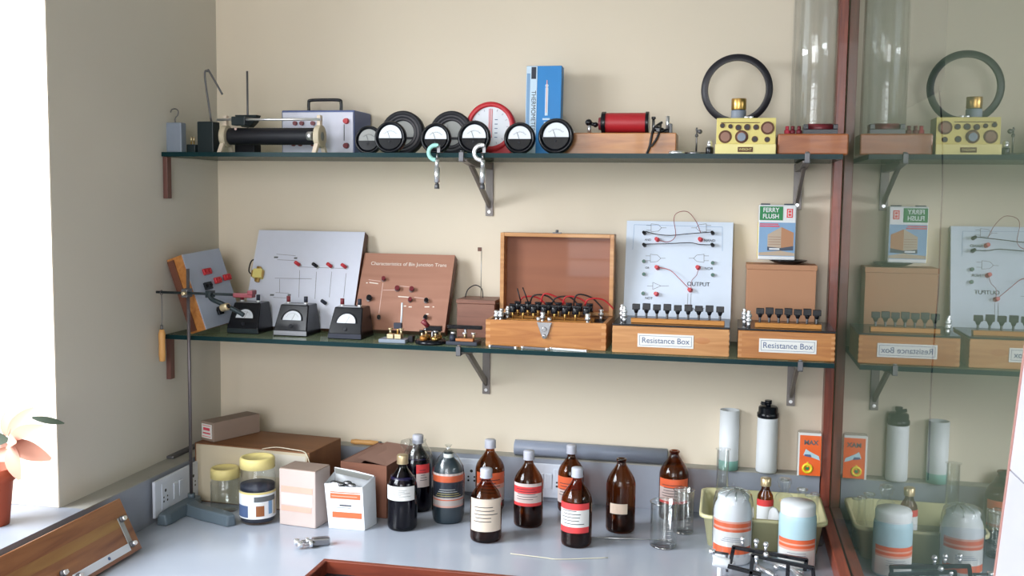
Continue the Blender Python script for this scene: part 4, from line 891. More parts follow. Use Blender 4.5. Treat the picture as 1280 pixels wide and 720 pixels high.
bottle(775, 668, 37, 573, 'uncapped amber bottle with one small tan label', bands=[(1, 'paper_cream')], lab=(.28, .42), span=.62, prints=False, capped=False, liquid=('liquid_brown', .30), turn=-.15)
bottle(612, 640, 37, 549, 'amber bottle with orange-red label standing behind the cream-labelled bottle', bands=[(.45, 'paper_pinkish'), (.15, 'label_pale_orange'), (.40, 'label_orange')], lab=(.15, .56), liquid=('liquid_amber', .40), turn=.1)
bottle(713, 642, 33, 556, 'amber bottle with orange label half hidden behind red-and-white one', bands=[(.5, 'paper_pinkish'), (.5, 'label_orange')], lab=(.15, .55), liquid=('liquid_amber', .35), turn=-.2)
bottle(841, 652, 37, 563, 'uncapped amber bottle behind the clear beakers with orange-red label', bands=[(.10, 'label_red'), (.55, 'paper_pinkish'), (.35, 'label_orange')], lab=(.26, .62), capped=False, liquid=('liquid_brown', .30))
# dark bottle with plastic bag over its shoulder
rb, c, R, H = bottle(522, 641, 36, 543, 'dark bottle with pink label and plastic film over its neck, behind', glass='dark_glass', liquid=('liquid_dark', .78), bands=[(.6, 'paper_pinkish'), (.4, 'label_red')], lab=(.34, .64), span=.5, turn=.4, group=None)
q = MB(); random.seed(3)
prof = [(R*1.03, H*.62), (R*1.06, H*.70), (R*.95, H*.77), (R*.70, H*.84), (R*.55, H*.90), (R*.6, H*.94)]
q.lathe(prof, 'plastic_film', 24, ribs=.07)
q.lathe([(.002, 0), (.016, .010), (.026, .022), (.022, .034), (.004, .040)], 'thin_film', 16, (-R*.55, -.012, H*.76), ribs=.12)
q.build('plastic_wrap', rb)
# bottle in a gathered plastic bag
c, R, H = standing(560, 656, 41, 556)
r = thing('wrapped_bottle', 'dark bottle with orange and black label tied inside clear plastic bag', 'bottle', (c.x, c.y, .0005))
MB().lathe([(.0001, 0), (R*.86, 0), (R*.93, .008), (R*.93, H*.62), (R*.86, H*.70), (R*.6, H*.78), (R*.3, H*.84), (R*.3, H*.90), (.0001, H*.90)], 'liquid_slate', 36).build('bottle_body', r)
th = facing(c.x, c.y); m_ = MB(); z = H*.22
for fr, mt_ in ((.05, 'label_pale_orange'), (.15, 'paper_pinkish'), (.03, 'label_orange'), (.05, 'paper_pinkish'), (.24, 'label_dark'), (.20, 'label_dark'), (.18, 'label_orange'), (.06, 'paper_pinkish')):
    shell(m_, R*.93+.0008, z, z+fr*H*.46, mt_, th-1.35, th+1.35); z += fr*H*.46
m_.build('paper_label', r)
k = MB()
for i in range(4): shell(k, R*.93+.0012, H*(.37+.028*i), H*(.376+.028*i), 'paper_white' if i > 1 else 'yellow_case', th-.9+.1*i, th+.9-.15*i, 10)
k.build('print_lines', r)
MB().lathe([(R*.30, H*.80), (R*.31, H*.89), (.0001, H*.895)], 'paper_white', 20).build('inner_cap', r)
q = MB(); n = 40; prof = [(R*.90, .004), (R*1.0, .02), (R*1.01, H*.60), (R*.92, H*.72), (R*.62, H*.84), (R*.22, H*.93), (R*.08, H*.955), (R*.16, H*.985), (R*.24, H)]
q.lathe(prof, 'plastic_film', n, ribs=.05); q.build('plastic_bag', r)
MB().torus((0, 0, H*.955), R*.09, .0016, 'paper_white', 'Z', 14, 6).build('tie', r)

# yellow-lidded jars
c, R, H = standing(278, 644, 36, 586)
c.y = -.338; r = thing('glass_jar', 'smaller empty clear jar with yellow ribbed lid beside the stand', 'jar', (c.x, c.y, .0005), 0, 'yellow-lidded jars')
MB().lathe([(.0001, 0), (R*.9, 0), (R, .006), (R, H*.66), (R*.86, H*.74), (R*.86, H*.80)], 'jar_glass', 36).lathe([(.0001, .004), (R*.88, .005), (R*.97, .012), (R*.97, H*.64)], 'clear_glass', 32).build('jar_body', r)
MB().lathe([(R*.92, 0), (R*1.0, .001), (R*1.0, H*.20), (R*.94, H*.24), (R*.8, H*.24), (R*.78, H*.22), (.0001, H*.22)], 'yellow_lid', 60, (0, 0, H*.755), ribs=.02).build('screw_lid', r)
c, R, H = standing(322.5, 657, 45, 570)
r = thing('glass_jar', 'larger jar of dark powder with yellow lid and picture label', 'jar', (c.x, c.y, .0005), 0, 'yellow-lidded jars')
MB().lathe([(.0001, 0), (R*.9, 0), (R, .006), (R, H*.68), (R*.93, H*.78), (R*.88, H*.82)], 'jar_glass', 40).build('jar_body', r)
MB().lathe([(.0001, .004), (R*.93, .006), (R*.95, H*.12), (.0001, H*.14)], 'ink', 32).lathe([(.0001, H*.50), (R*.95, H*.50), (R*.95, H*.58), (.0001, H*.60)], 'ink', 32).build('contents', r)
th = facing(c.x, c.y); m_ = MB(); shell(m_, R+.0006, H*.10, H*.50, 'milk_white', th-1.5, th+1.5); shell(m_, R+.0009, H*.47, H*.50, 'yellow_lid', th-1.5, th+1.5, 22)
shell(m_, R+.0011, H*.12, H*.30, 'ink_blue', th-1.4, th-.55, 8); shell(m_, R+.0011, H*.14, H*.30, 'coffee_cup', th-.1, th+.35, 8); shell(m_, R+.0012, H*.30, H*.34, 'paper_white', th-.15, th+.4, 8); shell(m_, R+.0011, H*.16, H*.44, 'tin_blue', th+.6, th+.85, 6); shell(m_, R+.0011, H*.14, H*.40, 'carton_cream', th+.95, th+1.2, 6); shell(m_, R+.0012, H*.36, H*.44, 'reveal_dark', th-.2, th+1.1, 12)
m_.build('picture_label', r)
MB().lathe([(R*.90, 0), (R*.97, .001), (R*.97, H*.14), (R*.91, H*.165), (R*.78, H*.165), (R*.76, H*.15), (.0001, H*.15)], 'yellow_lid', 60, (0, 0, H*.825), ribs=.02).build('screw_lid', r)

# ------------------------------------------------------------------ boxes at left
# big carton
def carton_big():
    z1 = .168
    p = aty(244, 600, -.285); ang = -.09
    r = thing('large_carton', 'large brown carton with white front panel in the back left corner', 'carton', (p.x, -.285, .0005), ang)
    W_ = .36; Dp = .19
    MB().box(0, W_, 0, Dp, 0, z1, 'carton_brown').build('carton_body', r, .002)
    MB().box(.006, W_-.006, -.0018, -.0002, .004, z1-.003, 'carton_cream').build('front_panel', r)
    MB().box(W_*.55, W_-.010, -.0030, -.0019, z1*.55, z1*.94, 'tape_white').build('tape_strip', r)
    MB().tube([(W_*.60, -.002, z1), (W_*.70, .014, z1+.004), (W_*.85, .010, z1+.003), (W_*.95, .0, z1+.003), (W_*.985, -.003, z1-.006), (W_+.004, -.004, z1-.03)], .0013, 'string_pale', 6).build('string', r)
    return r, z1, ang
rc, zc1, cang = carton_big()
p = atz(270, 553, zc1+.0005)
p0 = aty(249, 551, -.26)
r = thing('small_carton', 'small narrow brown carton with white and pink label on large carton', 'carton', (p0.x+.002, -.252, zc1+.0015), -.42)
MB().box(0, .056, 0, .165, 0, .055, 'carton_small').build('carton_body', r, .001)
MB().box(.004, .048, -.0012, -.0001, .008, .048, 'paper_white').build('paper_label', r)
MB().box(.010, .042, -.0018, -.0012, .020, .024, 'pink_red').box(.008, .044, -.0016, -.0011, .012, .0135, 'label_red').box(.008, .044, -.0016, -.0011, .043, .0445, 'label_red').box(.012, .040, -.0018, -.0012, .030, .038, 'pink_red').build('print', r)
# pinkish box
def packbox(name, label, x0px, x1px, pyb, zt, dp, ang, mats):
    a = atz(x0px, pyb, 0); b_ = aty(x1px, pyb+5, a.y)
    return a, b_
a = atz(347, 657, 0); b_ = atz(392, 665, 0)
r = thing('reagent_carton', 'pale pinkish-cream closed carton with faint orange bands beside jar', 'carton', (a.x, a.y+.012, .0005), -.13, 'chemical cartons on the worktop')
W_ = .108; Hc = .150
m_ = MB(); m_.box(0, W_, 0, .078, 0, Hc, 'carton_pinkish').build('carton_body', r, .002)
MB().box(.001, W_-.001, .003, .077, Hc+.0001, Hc+.0015, 'carton_small').build('folded_top', r)
MB().box(.006, W_-.008, -.0010, -.0001, Hc*.60, Hc*.70, 'label_pale_orange').box(.006, W_-.012, -.0010, -.0001, Hc*.26, Hc*.35, 'label_pale_orange').box(.006, W_-.008, -.0008, -.0001, Hc*.37, Hc*.58, 'paper_pinkish').build('printed_bands', r)
# white torn box
a = atz(410, 661, 0)
r = thing('reagent_carton', 'white torn-open carton with bright orange bands and foil inside', 'carton', (a.x, a.y+.006, .0005), .02, 'chemical cartons on the worktop')
W0, Wt, Hc, Dp = .098, .104, .118, .062
m_ = MB(); e = .003; xo = -.012
f0 = [(0, 0, 0), (W0, 0, 0), (W0+xo+.006, 0, Hc-.004), (xo+.040, 0, Hc-.006), (xo+.034, 0, Hc+.004), (xo, 0, Hc)]
m_.add(f0+[(x, y+.001, z) for x, y, z in f0], [tuple(range(6)), tuple(range(6, 12))[::-1]], 'milk_white')
m_.add([(W0, 0, 0), (W0+.012, Dp, 0), (W0+.008, Dp, Hc+.010), (W0+xo+.006, 0, Hc-.004)], [(0, 1, 2, 3)], 'milk_white')
m_.add([(0, 0, 0), (0, Dp, 0), (xo+.006, Dp, Hc+.018), (xo, 0, Hc)], [(0, 1, 2, 3)], 'milk_white')
m_.add([(0, Dp, 0), (W0+.012, Dp, 0), (W0+.004, Dp, Hc+.012), (xo+.06, Dp, Hc+.022), (xo+.006, Dp, Hc+.028)], [(0, 1, 2, 3, 4)], 'milk_white')
m_.add([(0, 0, 0), (W0, 0, 0), (W0+.012, Dp, 0), (0, Dp, 0)], [(0, 1, 2, 3)], 'milk_white'); m_.build('carton_body', r)
m_ = MB(); m_.add([(xo+.004, Dp, Hc+.026), (W0+.002, Dp-.002, Hc+.010), (W0+.000, Dp*.45, Hc+.008), (xo+.02, Dp*.5, Hc+.020)], [(0, 1, 2, 3)], 'dial_grey').add([(xo+.004, Dp, Hc+.027), (W0+.002, Dp-.002, Hc+.011), (W0+.001, Dp+.004, Hc+.0), (xo+.005, Dp+.004, Hc+.0)], [(0, 1, 2, 3)], 'milk_white').build('torn_flap', r)
m_ = MB(); random.seed(5)
for i in range(7): m_.sph((xo+.020+.008*i, .022+.01*math.sin(i*2), Hc-.010+.006*math.cos(i*3)), .012, 'steel', 8, (1.2, .8, .6))
m_.build('foil', r)
m_ = MB(); m_.box(.004, .086, -.0010, -.0001, .080, .094, 'label_orange').box(.004, .086, -.0010, -.0001, .0965, .0985, 'label_orange').box(.010, .090, -.0010, -.0001, .030, .045, 'label_orange').box(.030, .062, -.0010, -.0001, .0615, .0645, 'ink').box(.016, .060, -.0009, -.0001, .0565, .0572, 'ink_blue').box(.008, .078, -.0014, -.0009, .086, .088, 'label_pale_orange')
m_.M = Matrix.Identity(4); m_.build('printed_bands', r)
# brown open carton
z1 = .145
pf = atz(462, 597, z1); pl = atz(424, 586, z1); pb = atz(505, 560, z1)
r = thing('kraft_carton', 'open brown cardboard carton behind the white torn carton', 'carton', (.507, -.292, .0005), -.12)
W_, Dp = .138, .225
m_ = MB(); t_ = .003
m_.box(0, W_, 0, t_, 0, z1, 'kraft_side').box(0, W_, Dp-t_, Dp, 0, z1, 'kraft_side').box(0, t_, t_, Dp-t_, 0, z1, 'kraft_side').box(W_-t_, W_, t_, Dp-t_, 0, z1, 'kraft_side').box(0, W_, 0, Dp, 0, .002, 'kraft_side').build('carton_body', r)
m_ = MB(); m_.add([(W_, 0, z1), (W_, Dp, z1), (.030, Dp, z1+.006), (.045, .010, z1+.012)], [(0, 1, 2, 3)], 'kraft').add([(W_, 0, z1-.001), (W_, Dp, z1-.001), (.030, Dp, z1+.003), (.045, .010, z1+.009)], [(3, 2, 1, 0)], 'kraft').build('top_flap', r)
m_ = MB(); m_.add([(0, 0, z1), (0, Dp, z1), (.026, Dp, z1-.006), (.04, .02, z1-.014)], [(0, 1, 2, 3)], 'kraft').build('side_flap', r)
m_ = MB(); m_.box(t_+.001, W_-t_-.001, t_+.001, Dp-t_-.001, .0025, z1*.6, 'hollow_shade').build('shade_fill', r)  # dark block standing in for the shade inside the open carton
# wooden handled tool on the trunking
p = aty(457, 552, -.03)
r = thing('wooden_handled_tool', 'wooden handled tool lying on back trunking above brown carton', 'tool', (p.x, -.032, .1262))
MB().lathe([(.0001, -.045), (.006, -.044), (.008, -.03), (.0065, -.01), (.008, .015), (.006, .040), (.0001, .042)], 'handle_wood', 18, (0, 0, .0085), 'X').build('handle', r)
MB().cyl((.042, 0, .0085), (.05, 0, .0085), .006, 'steel', n=12).cyl((.05, 0, .0085), (.13, 0, .0050), .0025, 'dull_steel', n=8).build('blade', r)
# chrome terminal block in front
p = atz(392, 685, 0)
r = thing('chrome_clamp', 'small chrome screw clamp lying alone on worktop before the pinkish carton', 'clamp', (p.x-.005, p.y+.012, .0005), .5)
MB().box(-.004, .040, -.008, .014, .0, .020, 'steel').build('body', r, .004)
for y, x in ((-.012, -.004), (.010, -.010)):
    MB().cyl((x-.020, y, .011), (x+.006, y, .011), .0035, 'steel', n=12).cyl((x+.0, y, .011), (x-.008, y, .011), .009, 'chrome', n=20).cyl((x-.024, y, .011), (x-.036, y, .011), .0085, 'chrome', n=20).build('thumbscrew', r, .001)

# ------------------------------------------------------------------ retort stand
hub = atz(237, 634, .012); hx, hy = .0925, -.350
ztop = aty(232, 336, hy).z
r = thing('retort_stand', 'tall retort stand with dark cast-iron forked base in the left corner', 'retort stand', (hx, hy, .0005))
a_ = atz(190, 657, 0)-Vector((hx, hy, 0)); b_ = atz(284, 655, 0)-Vector((hx, hy, 0))
def arm(m_, pts, w0, h0):
    vs = []; fs = []
    for i, p_ in enumerate(pts):
        d = (Vector(pts[min(i+1, len(pts)-1)])-Vector(pts[max(i-1, 0)])).normalized(); n_ = Vector((-d.y, d.x, 0))*w0[i]/2
        p_ = Vector(p_); vs += [p_-n_*1.1, p_+n_*1.1, p_+n_*.8+Vector((0, 0, h0)), p_-n_*.8+Vector((0, 0, h0))]
    k = len(pts)
    for i in range(k-1):
        for j in range(4): fs.append((i*4+j, i*4+(j+1) % 4, (i+1)*4+(j+1) % 4, (i+1)*4+j))
    fs += [(0, 1, 2, 3), ((k-1)*4+3, (k-1)*4+2, (k-1)*4+1, (k-1)*4)]
    m_.add(vs, fs, 'cast_iron')
m_ = MB()
arm(m_, [(.004, -.160, 0), (.003, -.140, 0), (.000, -.095, 0), (.002, -.045, 0), (.003, .0, 0), (.002, .026, 0)], [.026, .036, .040, .044, .046, .030], .030)
arm(m_, [(.0, -.02, 0), (.040, -.052, 0), (.085, -.074, 0), (.130, -.090, 0), (.165, -.105, 0), (.180, -.118, 0)], [.046, .044, .042, .040, .036, .024], .0296)
m_.build('base', r, .004)
MB().cyl((0, 0, .028), (0, 0, ztop), .0046, 'rod_grey', n=16).cyl((0, 0, .029), (0, 0, .042), .010, 'cast_iron', n=18).build('rod', r)
zr = aty(237, 366, hy).z
q = aty(189, 367, hy-.012); q2 = aty(300, 366, hy-.012)
MB().cyl((max(.006, q.x)-hx, -.014, zr), (q2.x-hx, -.014, zr), .0036, 'dark_green_black', n=12).build('cross_rod', r)
MB().box(-.009, .009, -.022, .008, zr-.012, zr+.012, 'dull_steel').cyl((.004, -.022, zr), (.004, -.036, zr), .0055, 'brass_pale', n=14).build('boss_head', r, .002)
x = q2.x-hx
m_ = MB(); k = aty(262, 366, hy-.02).x-hx; e_ = aty(303, 392, hy-.03); ex, ez = e_.x-hx, e_.z
m_.tube([(k, -.024, zr+.004), (k+.010, -.028, zr-.012), (k+.045, -.034, zr-.024), (ex-.01, -.038, ez+.006), (ex+.008, -.038, ez-.004)], .0065, 'dark_green_black', 8)
m_.box(k-.008, k+.008, -.030, -.004, zr-.009, zr+.009, 'dark_green_black'); m_.build('clamp_arm', r, .001)
kx = aty(283, 384, hy-.03)
m_ = MB(); m_.cyl((kx.x-hx-.022, -.036, kx.z-.005), (kx.x-hx+.016, -.046, kx.z+.005), .006, 'black_plastic', n=12).cyl((kx.x-hx-.008, -.040, kx.z-.002), (kx.x-hx+.014, -.046, kx.z+.004), .010, 'brass_pale', n=18).build('thumbscrew', r, .002)
jx = aty(312, 362, hy-.02)
m_ = MB(); m_.box(q2.x-hx-.012, jx.x-hx+.012, -.030, -.008, zr-.006, zr+.006, 'maroon').box(jx.x-hx-.002, jx.x-hx+.014, -.032, -.006, zr+.002, zr+.014, 'maroon').build('clamp_jaw', r, .002)
# hanging wooden handle
hz = aty(202, 430, hy-.014); zt_ = zr
r = thing('hanging_wooden_handle', 'pale wooden handle hanging by wire loop from left end of cross rod', 'handle', (.020, hy-.014, 0))
zb_ = aty(202, 451, hy).z; za_ = aty(202, 411, hy).z
MB().lathe([(.0001, zb_), (.008, zb_+.002), (.0095, zb_+.02), (.0085, (za_+zb_)/2), (.0095, za_-.012), (.006, za_), (.0001, za_)], 'handle_wood', 20).build('grip', r)
MB().cyl((0, 0, za_), (0, 0, za_+.012), .004, 'dull_steel', n=10).tube([(0, 0, za_+.010), (.002, 0, (za_+zt_)/2), (.001, 0, zt_-.008)], .0012, 'dull_steel', 6).torus((.001, 0, zt_-.0005), .0062, .0011, 'dull_steel', 'X', 16, 6).build('wire_loop', r)

# ------------------------------------------------------------------ pipe, tubes, packet on the trunking
p0 = aty(644, 568, -.024); p1 = aty(834, 576, -.024)
r = thing('grey_pipe', 'length of grey plastic pipe lying on the back trunking', 'pipe', (p0.x, -.0255, .1480)); L = p1.x-p0.x
R = .0222
MB().lathe([(R, 0), (R, L), (R-.003, L), (R-.003, 0), (R, 0)], 'pipe_grey', 36, (0, 0, 0), 'X').build('tube', r)
p = aty(910, 589, -.03); h = aty(910, 512, -.03).z-.1262
r = thing('paper_tube', 'white paper tube with aqua foot standing open on the trunking', 'tube', (p.x, -.030, .1262)); R = .0265
MB().lathe([(R*.93, 0), (R, .0), (R, h*.16)], 'aqua', 32).lathe([(R, h*.16), (R, h), (R*.93, h), (R*.93, .01), (.0001, .01)], 'milk_white', 32).build('tube_body', r)
MB().add([(-.006, R*-.9, h), (.010, R*-.96, h), (.016, R*-.6, h-.003), (.004, -R*.3, h-.006)], [(0, 1, 2, 3)], 'ink').build('folded_paper', r)
p = aty(957.5, 590, -.03); H = aty(958, 500, -.03).z-.1262
r = thing('spray_bottle', 'white cylindrical bottle with black cap and nozzle on the trunking', 'bottle', (p.x, -.0305, .1262)); R = .0285
hb = H*.78
MB().lathe([(.0001, 0), (R*.95, 0), (R, .004), (R*.97, hb*.9), (R*.95, hb), (.0001, hb)], 'milk_white', 36).build('bottle_body', r)
MB().lathe([(R*.97, hb-.004), (R*1.02, hb-.002), (R*1.02, hb+.008), (R*.92, hb+.011), (R*.90, hb+.024), (R*.80, hb+.027), (.0001, hb+.027)], 'black_plastic', 32).cyl((0, 0, hb+.026), (0, 0, H-.006), .007, 'black_plastic', n=14).cyl((0, 0, H-.010), (0, 0, H), .0095, 'black_plastic', n=16).cyl((-.001, 0, H-.012), (-.020, -.002, H-.008), .0045, 'black_plastic', n=10).build('nozzle_cap', r)
xa = aty(996, 565, -.04).x; z0 = .1262; z1 = aty(1010, 537, -.04).z
r = thing('orange_packet', 'orange printed packet in clear wrapping between trunking and wooden post', 'packet', (xa, -.064, z0)); W_ = 1.784-xa; h = z1-z0-.001
MB().box(0, W_, .004, .030, 0, h, 'thin_film').build('clear_wrap', r, .006)
MB().box(.006, W_-.001, .001, .0038, .004, h-.010, 'packet_orange').box(.001, .0058, .0015, .0040, .002, h-.004, 'paper_white').box(.0058, W_-.002, .0012, .0038, h-.010, h-.003, 'paper_white').build('printed_card', r)
text('lettering', 'MAX', .017, 'reveal_dark', (W_*.56, .0006, h*.76), r, bold=.0006)
q = MB(); q.prism([(W_*.25, h*.48), (W_*.50, h*.46), (W_*.95, h*.38), (W_*.9, h*.47), (W_*.5, h*.57), (W_*.35, h*.62)], .0002, .001, 'milk_blue').prism([(W_*.3, h*.46), (W_*.6, h*.44), (W_*.55, h*.5), (W_*.3, h*.5)], -.0002, .0002, 'ink_blue').build('shoe_print', r)
q = MB(); q.torus((W_*.44, .0008, h*.19), .011, .0035, 'packet_yellow', 'Y', 20, 8).cyl((W_*.44, .0003, h*.19), (W_*.44, .001, h*.19), .005, 'label_green', n=14); q.box(W_*.44-.002, W_*.44+.002, -.0002, .001, h*.22, h*.33, 'packet_yellow').build('yellow_emblem', r)

# ------------------------------------------------------------------ beakers
for px, pyb, w_, pyt, lab in ((831, 687, 34, 627, 'clear glass measuring beaker, left and shorter-looking one of the pair'), (848, 674, 26, 617, 'clear glass measuring beaker standing right before the uncapped labelled bottle')):
    c, R, H = standing(px, pyb, w_, pyt)
    if px == 831: c.y -= .004; c.x -= .004
    else: c.y += .036; c.x += .010
    r = thing('glass_beaker', lab, 'beaker', (c.x, c.y, .0005), 0, 'clear beakers beside the bottles')
    MB().lathe([(.0001, 0), (R*.92, 0), (R, .004), (R, H-.002), (R*1.06, H), (R*.98, H), (R*.93, H-.006), (R*.93, .006), (.0001, .005)], 'clear_glass', 36).build('beaker_body', r)
    MB().torus((0, 0, H), R*1.01, .0013, 'rim_glass', 'Z', 32, 6).build('rim', r); MB().torus((0, 0, .003), R*.95, .0018, 'rim_glass', 'Z', 32, 6).build('base_ring', r)
    k = MB(); th = facing(c.x, c.y)
    for i in range(8): shell(k, R+.0004, H*(.15+.09*i), H*(.15+.09*i)+.0007, 'milk_white', th+.25, th+(.7 if i % 2 else .5), 4)
    k.build('graduations', r)
# thin pale wire
tag(MB().tube([atz(638, 692, .0022), atz(680, 697, .0022), atz(700, 699, .0022), atz(760, 697, .0022)], .0011, 'string_pale', 6).build('pale_wire'), 'thin pale wire lying loose on the worktop near front bottles', 'wire')
tag(MB().cyl(atz(722, 671, .003), atz(827, 675, .003), .0013, 'chrome', n=6).build('glass_rod'), 'thin straight shiny rod lying between front bottle and beakers', 'rod')

# ------------------------------------------------------------------ yellow tray with glassware
def tray():
    pa = atz(880, 655, .085); pb = atz(1038, 668, .085)
    y0 = -.345; y1 = -.085; x0 = 1.472; x1 = 1.782; h = .085
    r = thing('plastic_tray', 'cream-yellow plastic tray of glassware in front of the wooden post', 'tray', (0, 0, .0005))
    ins = .022; t_ = .003
    top = [(x0, y0), (x1, y0), (x1, y1), (x0, y1)]; bot = [(x0+ins, y0+ins), (x1-ins, y0+ins), (x1-ins, y1-ins), (x0+ins, y1-ins)]
    def rr(poly, rad, n=5):
        out = []; k = len(poly)
        cx = sum(p_[0] for p_ in poly)/k; cyy = sum(p_[1] for p_ in poly)/k
        for (sx_, sy_, a0) in ((-1, -1, PI), (1, -1, 1.5*PI), (1, 1, 0), (-1, 1, .5*PI)):
            X = (poly[1][0] if sx_ > 0 else poly[0][0])-sx_*rad; Y = (poly[2][1] if sy_ > 0 else poly[0][1])-sy_*rad
            for i in range(n+1): t = a0+.5*PI*i/n; out.append((X+rad*math.cos(t), Y+rad*math.sin(t)))
        return out
    def off(poly, d): return [(poly[0][0]+d, poly[0][1]+d), (poly[1][0]-d, poly[1][1]+d), (poly[2][0]-d, poly[2][1]-d), (poly[3][0]+d, poly[3][1]-d)]
    rings = [(rr(bot, .02), 0), (rr(off(top, .010), .026), h*.88), (rr(top, .03), h*.90), (rr(off(top, -.0005), .03), h), (rr(off(top, .008), .026), h), (rr(off(bot, t_), .02), t_)]
    vs = []; n = len(rings[0][0])
    for poly, z in rings: vs += [(x, y, z) for x, y in poly]
    fs = [(j*n+i, j*n+(i+1) % n, (j+1)*n+(i+1) % n, (j+1)*n+i) for j in range(len(rings)-1) for i in range(n)]
    fs += [tuple(range(n))[::-1], tuple((len(rings)-1)*n+i for i in range(n))]
    m_ = MB(); m_.add(vs, fs, 'cream_plastic', True); o = m_.build('tray_body', r)
    return r
tray()
TB = .0045
c = aty(956, 640, -.20)
r = thing('syrup_bottle', 'small amber bottle with gold cap standing inside yellow tray', 'bottle', (c.x, -.20, TB)); Hh = aty(957, 597, -.20).z-TB; R = .0215
MB().lathe([(.0001, 0), (R, 0), (R, Hh*.6), (R*.9, Hh*.70), (R*.5, Hh*.80), (R*.45, Hh*.88)], 'amber_glass', 32).lathe([(.0001, .003), (R*.93, .003), (R*.93, Hh*.55), (.0001, Hh*.55)], 'liquid_brown', 28).build('glass_body', r)
MB().lathe([(R*.62, Hh*.86), (R*.64, Hh*.99), (R*.55, Hh), (.0001, Hh)], 'gold_cap', 28, ribs=.04).build('screw_cap', r)
th = facing(c.x, -.2); m_ = MB(); z = Hh*.20
for fr, mt_ in ((.16, 'label_red'), (.58, 'milk_white'), (.26, 'label_red')): shell(m_, R+.0006, z, z+fr*Hh*.44, mt_, th-1.2, th+1.2); z += fr*Hh*.44
m_.build('paper_label', r)
def flask(px, py_top, y, R, label, kind='conical'):
    c = aty(px, py_top, y); H = c.z-TB
    r = thing('conical_flask' if kind == 'conical' else 'stoppered_bottle', label, 'flask' if kind == 'conical' else 'bottle', (c.x, y, TB), 0, 'clear glassware in the yellow tray')
    if kind == 'conical': prof = [(.0001, 0), (R*.95, 0), (R, .006), (R*.9, .014), (R*.36, H*.66), (R*.33, H*.94), (R*.42, H*.97), (R*.36, H)]
    else: prof = [(.0001, 0), (R, 0), (R, H*.58), (R*.8, H*.68), (R*.42, H*.74), (R*.42, H*.82), (R*.6, H*.84), (R*.6, H*.9), (R*.75, H*.93), (R*.6, H), (.0001, H)]
    MB().lathe(prof, 'clear_glass', 32).build('glass_body', r)
    MB().torus((0, 0, H*.97), R*.40, .0020, 'rim_glass', 'Z', 24, 6).build('rim', r)
flask(981, 598, -.165, .026, 'clear stoppered bottle in yellow tray beside small amber bottle', 'bottle')
flask(1003, 610, -.185, .032, 'clear conical flask in the middle of yellow tray')
flask(1019, 616, -.25, .026, 'clear conical flask in yellow tray nearest the wooden post')
flask(1012, 618, -.125, .026, 'clear conical flask at the back of yellow tray')
c = aty(936, 640, -.22)
r = thing('white_saucer', 'white plastic saucer standing on edge in tray between the wide bottles', 'lid', (aty(969, 640, -.27).x, -.268, TB+.0005), .35)
MB().lathe([(.0001, -.004), (.034, -.004), (.036, 0), (.034, .004), (.0001, .004)], 'milk_white', 30, (0, 0, .0545+.0), 'X').cyl((0, 0, 0), (0, 0, .020), .006, 'milk_white', n=10).build('saucer_body', r)
c = aty(887, 647, -.24)
r = thing('brass_knob', 'dark knob with brass collar in the left end of yellow tray', 'knob', (1.518, -.235, TB))
MB().cyl((0, 0, 0), (0, 0, .030), .016, 'brass', n=20).cyl((0, 0, .030), (0, 0, .060), .012, 'dull_steel', n=20).build('knob_body', r, .001)
# measuring cylinder
r = thing('measuring_cylinder', 'tall thin clear measuring cylinder behind the wrapped white bottle', 'measuring cylinder', (aty(903, 600, -.16).x, -.155, TB)); H = aty(903, 561, -.155).z-TB; R = .0165
MB().lathe([(.0001, 0), (.030, 0), (.030, .004), (.018, .007), (R, .012), (R, H-.003), (R*1.2, H), (R*.9, H), (R*.9, .014), (.0001, .013)], 'clear_glass', 32).build('tube', r)

# big wide bottles in front
c, R, H = standing(914, 699, 47, 606)
r = thing('plastic_bottle', 'wide white bottle with orange-banded label wrapped in clear plastic film', 'bottle', (c.x, -.405, .0005), 0, 'wide white chemical bottles'); cx_, cy_ = c.x, -.405
s_ = (Vector((cx_, cy_, 0))-CAM).length/(c-CAM).length
MB().lathe([(.0001, 0), (R*.95, 0), (R, .005), (R, H*.70), (R*.92, H*.80), (R*.80, H*.86), (R*.80, H*.93), (R*.74, H*.95), (.0001, H*.95)], 'milk_white', 40).build('bottle_body', r)
th = facing(cx_, cy_); m_ = MB(); z = H*.16
for fr, mt_ in ((.22, 'label_orange'), (.46, 'paper_white'), (.08, 'label_orange'), (.06, 'label_pale_orange'), (.12, 'label_orange'), (.06, 'label_pale_orange')): shell(m_, R+.0006, z, z+fr*H*.46, mt_, th-1.3, th+1.2); z += fr*H*.46
m_.build('paper_label', r)
k = MB()
for i in range(3): shell(k, R+.001, H*(.34+.025*i), H*(.345+.025*i), 'ink_blue', th-.6+.1*i, th+.5, 10)
k.build('print_lines', r)
m_ = MB(); m_.lathe([(R*1.02, H*.12), (R*1.06, H*.3), (R*1.08, H*.68), (R*1.04, H*.84), (R*.95, H*.95), (R*.80, H*.985), (R*.4, H*1.0), (R*.10, H*1.005), (R*.06, H*1.05), (R*.12, H*1.09)], 'thin_film', 30, ribs=.05).build('plastic_film', r)
q = MB(); random.seed(11)
for i in range(9):
    t = 2*PI*i/9; a_ = Vector((R*.85*math.cos(t), R*.85*math.sin(t), H*.90)); q.tube([a_, a_*.8+Vector((0, 0, H*.24+.004*random.random())), Vector((R*.3*math.cos(t+.5), R*.3*math.sin(t+.5), H*(1.0+.03*random.random())))], .0022, 'rim_glass', 5)
q.build('film_folds', r)
c, R, H = standing(994, 709, 46, 624)
r = thing('plastic_bottle', 'wide pale blue bottle with orange-striped label before the yellow tray', 'bottle', (c.x, -.405, .0005), 0, 'wide white chemical bottles')
H = aty(993, 627, -.405).z
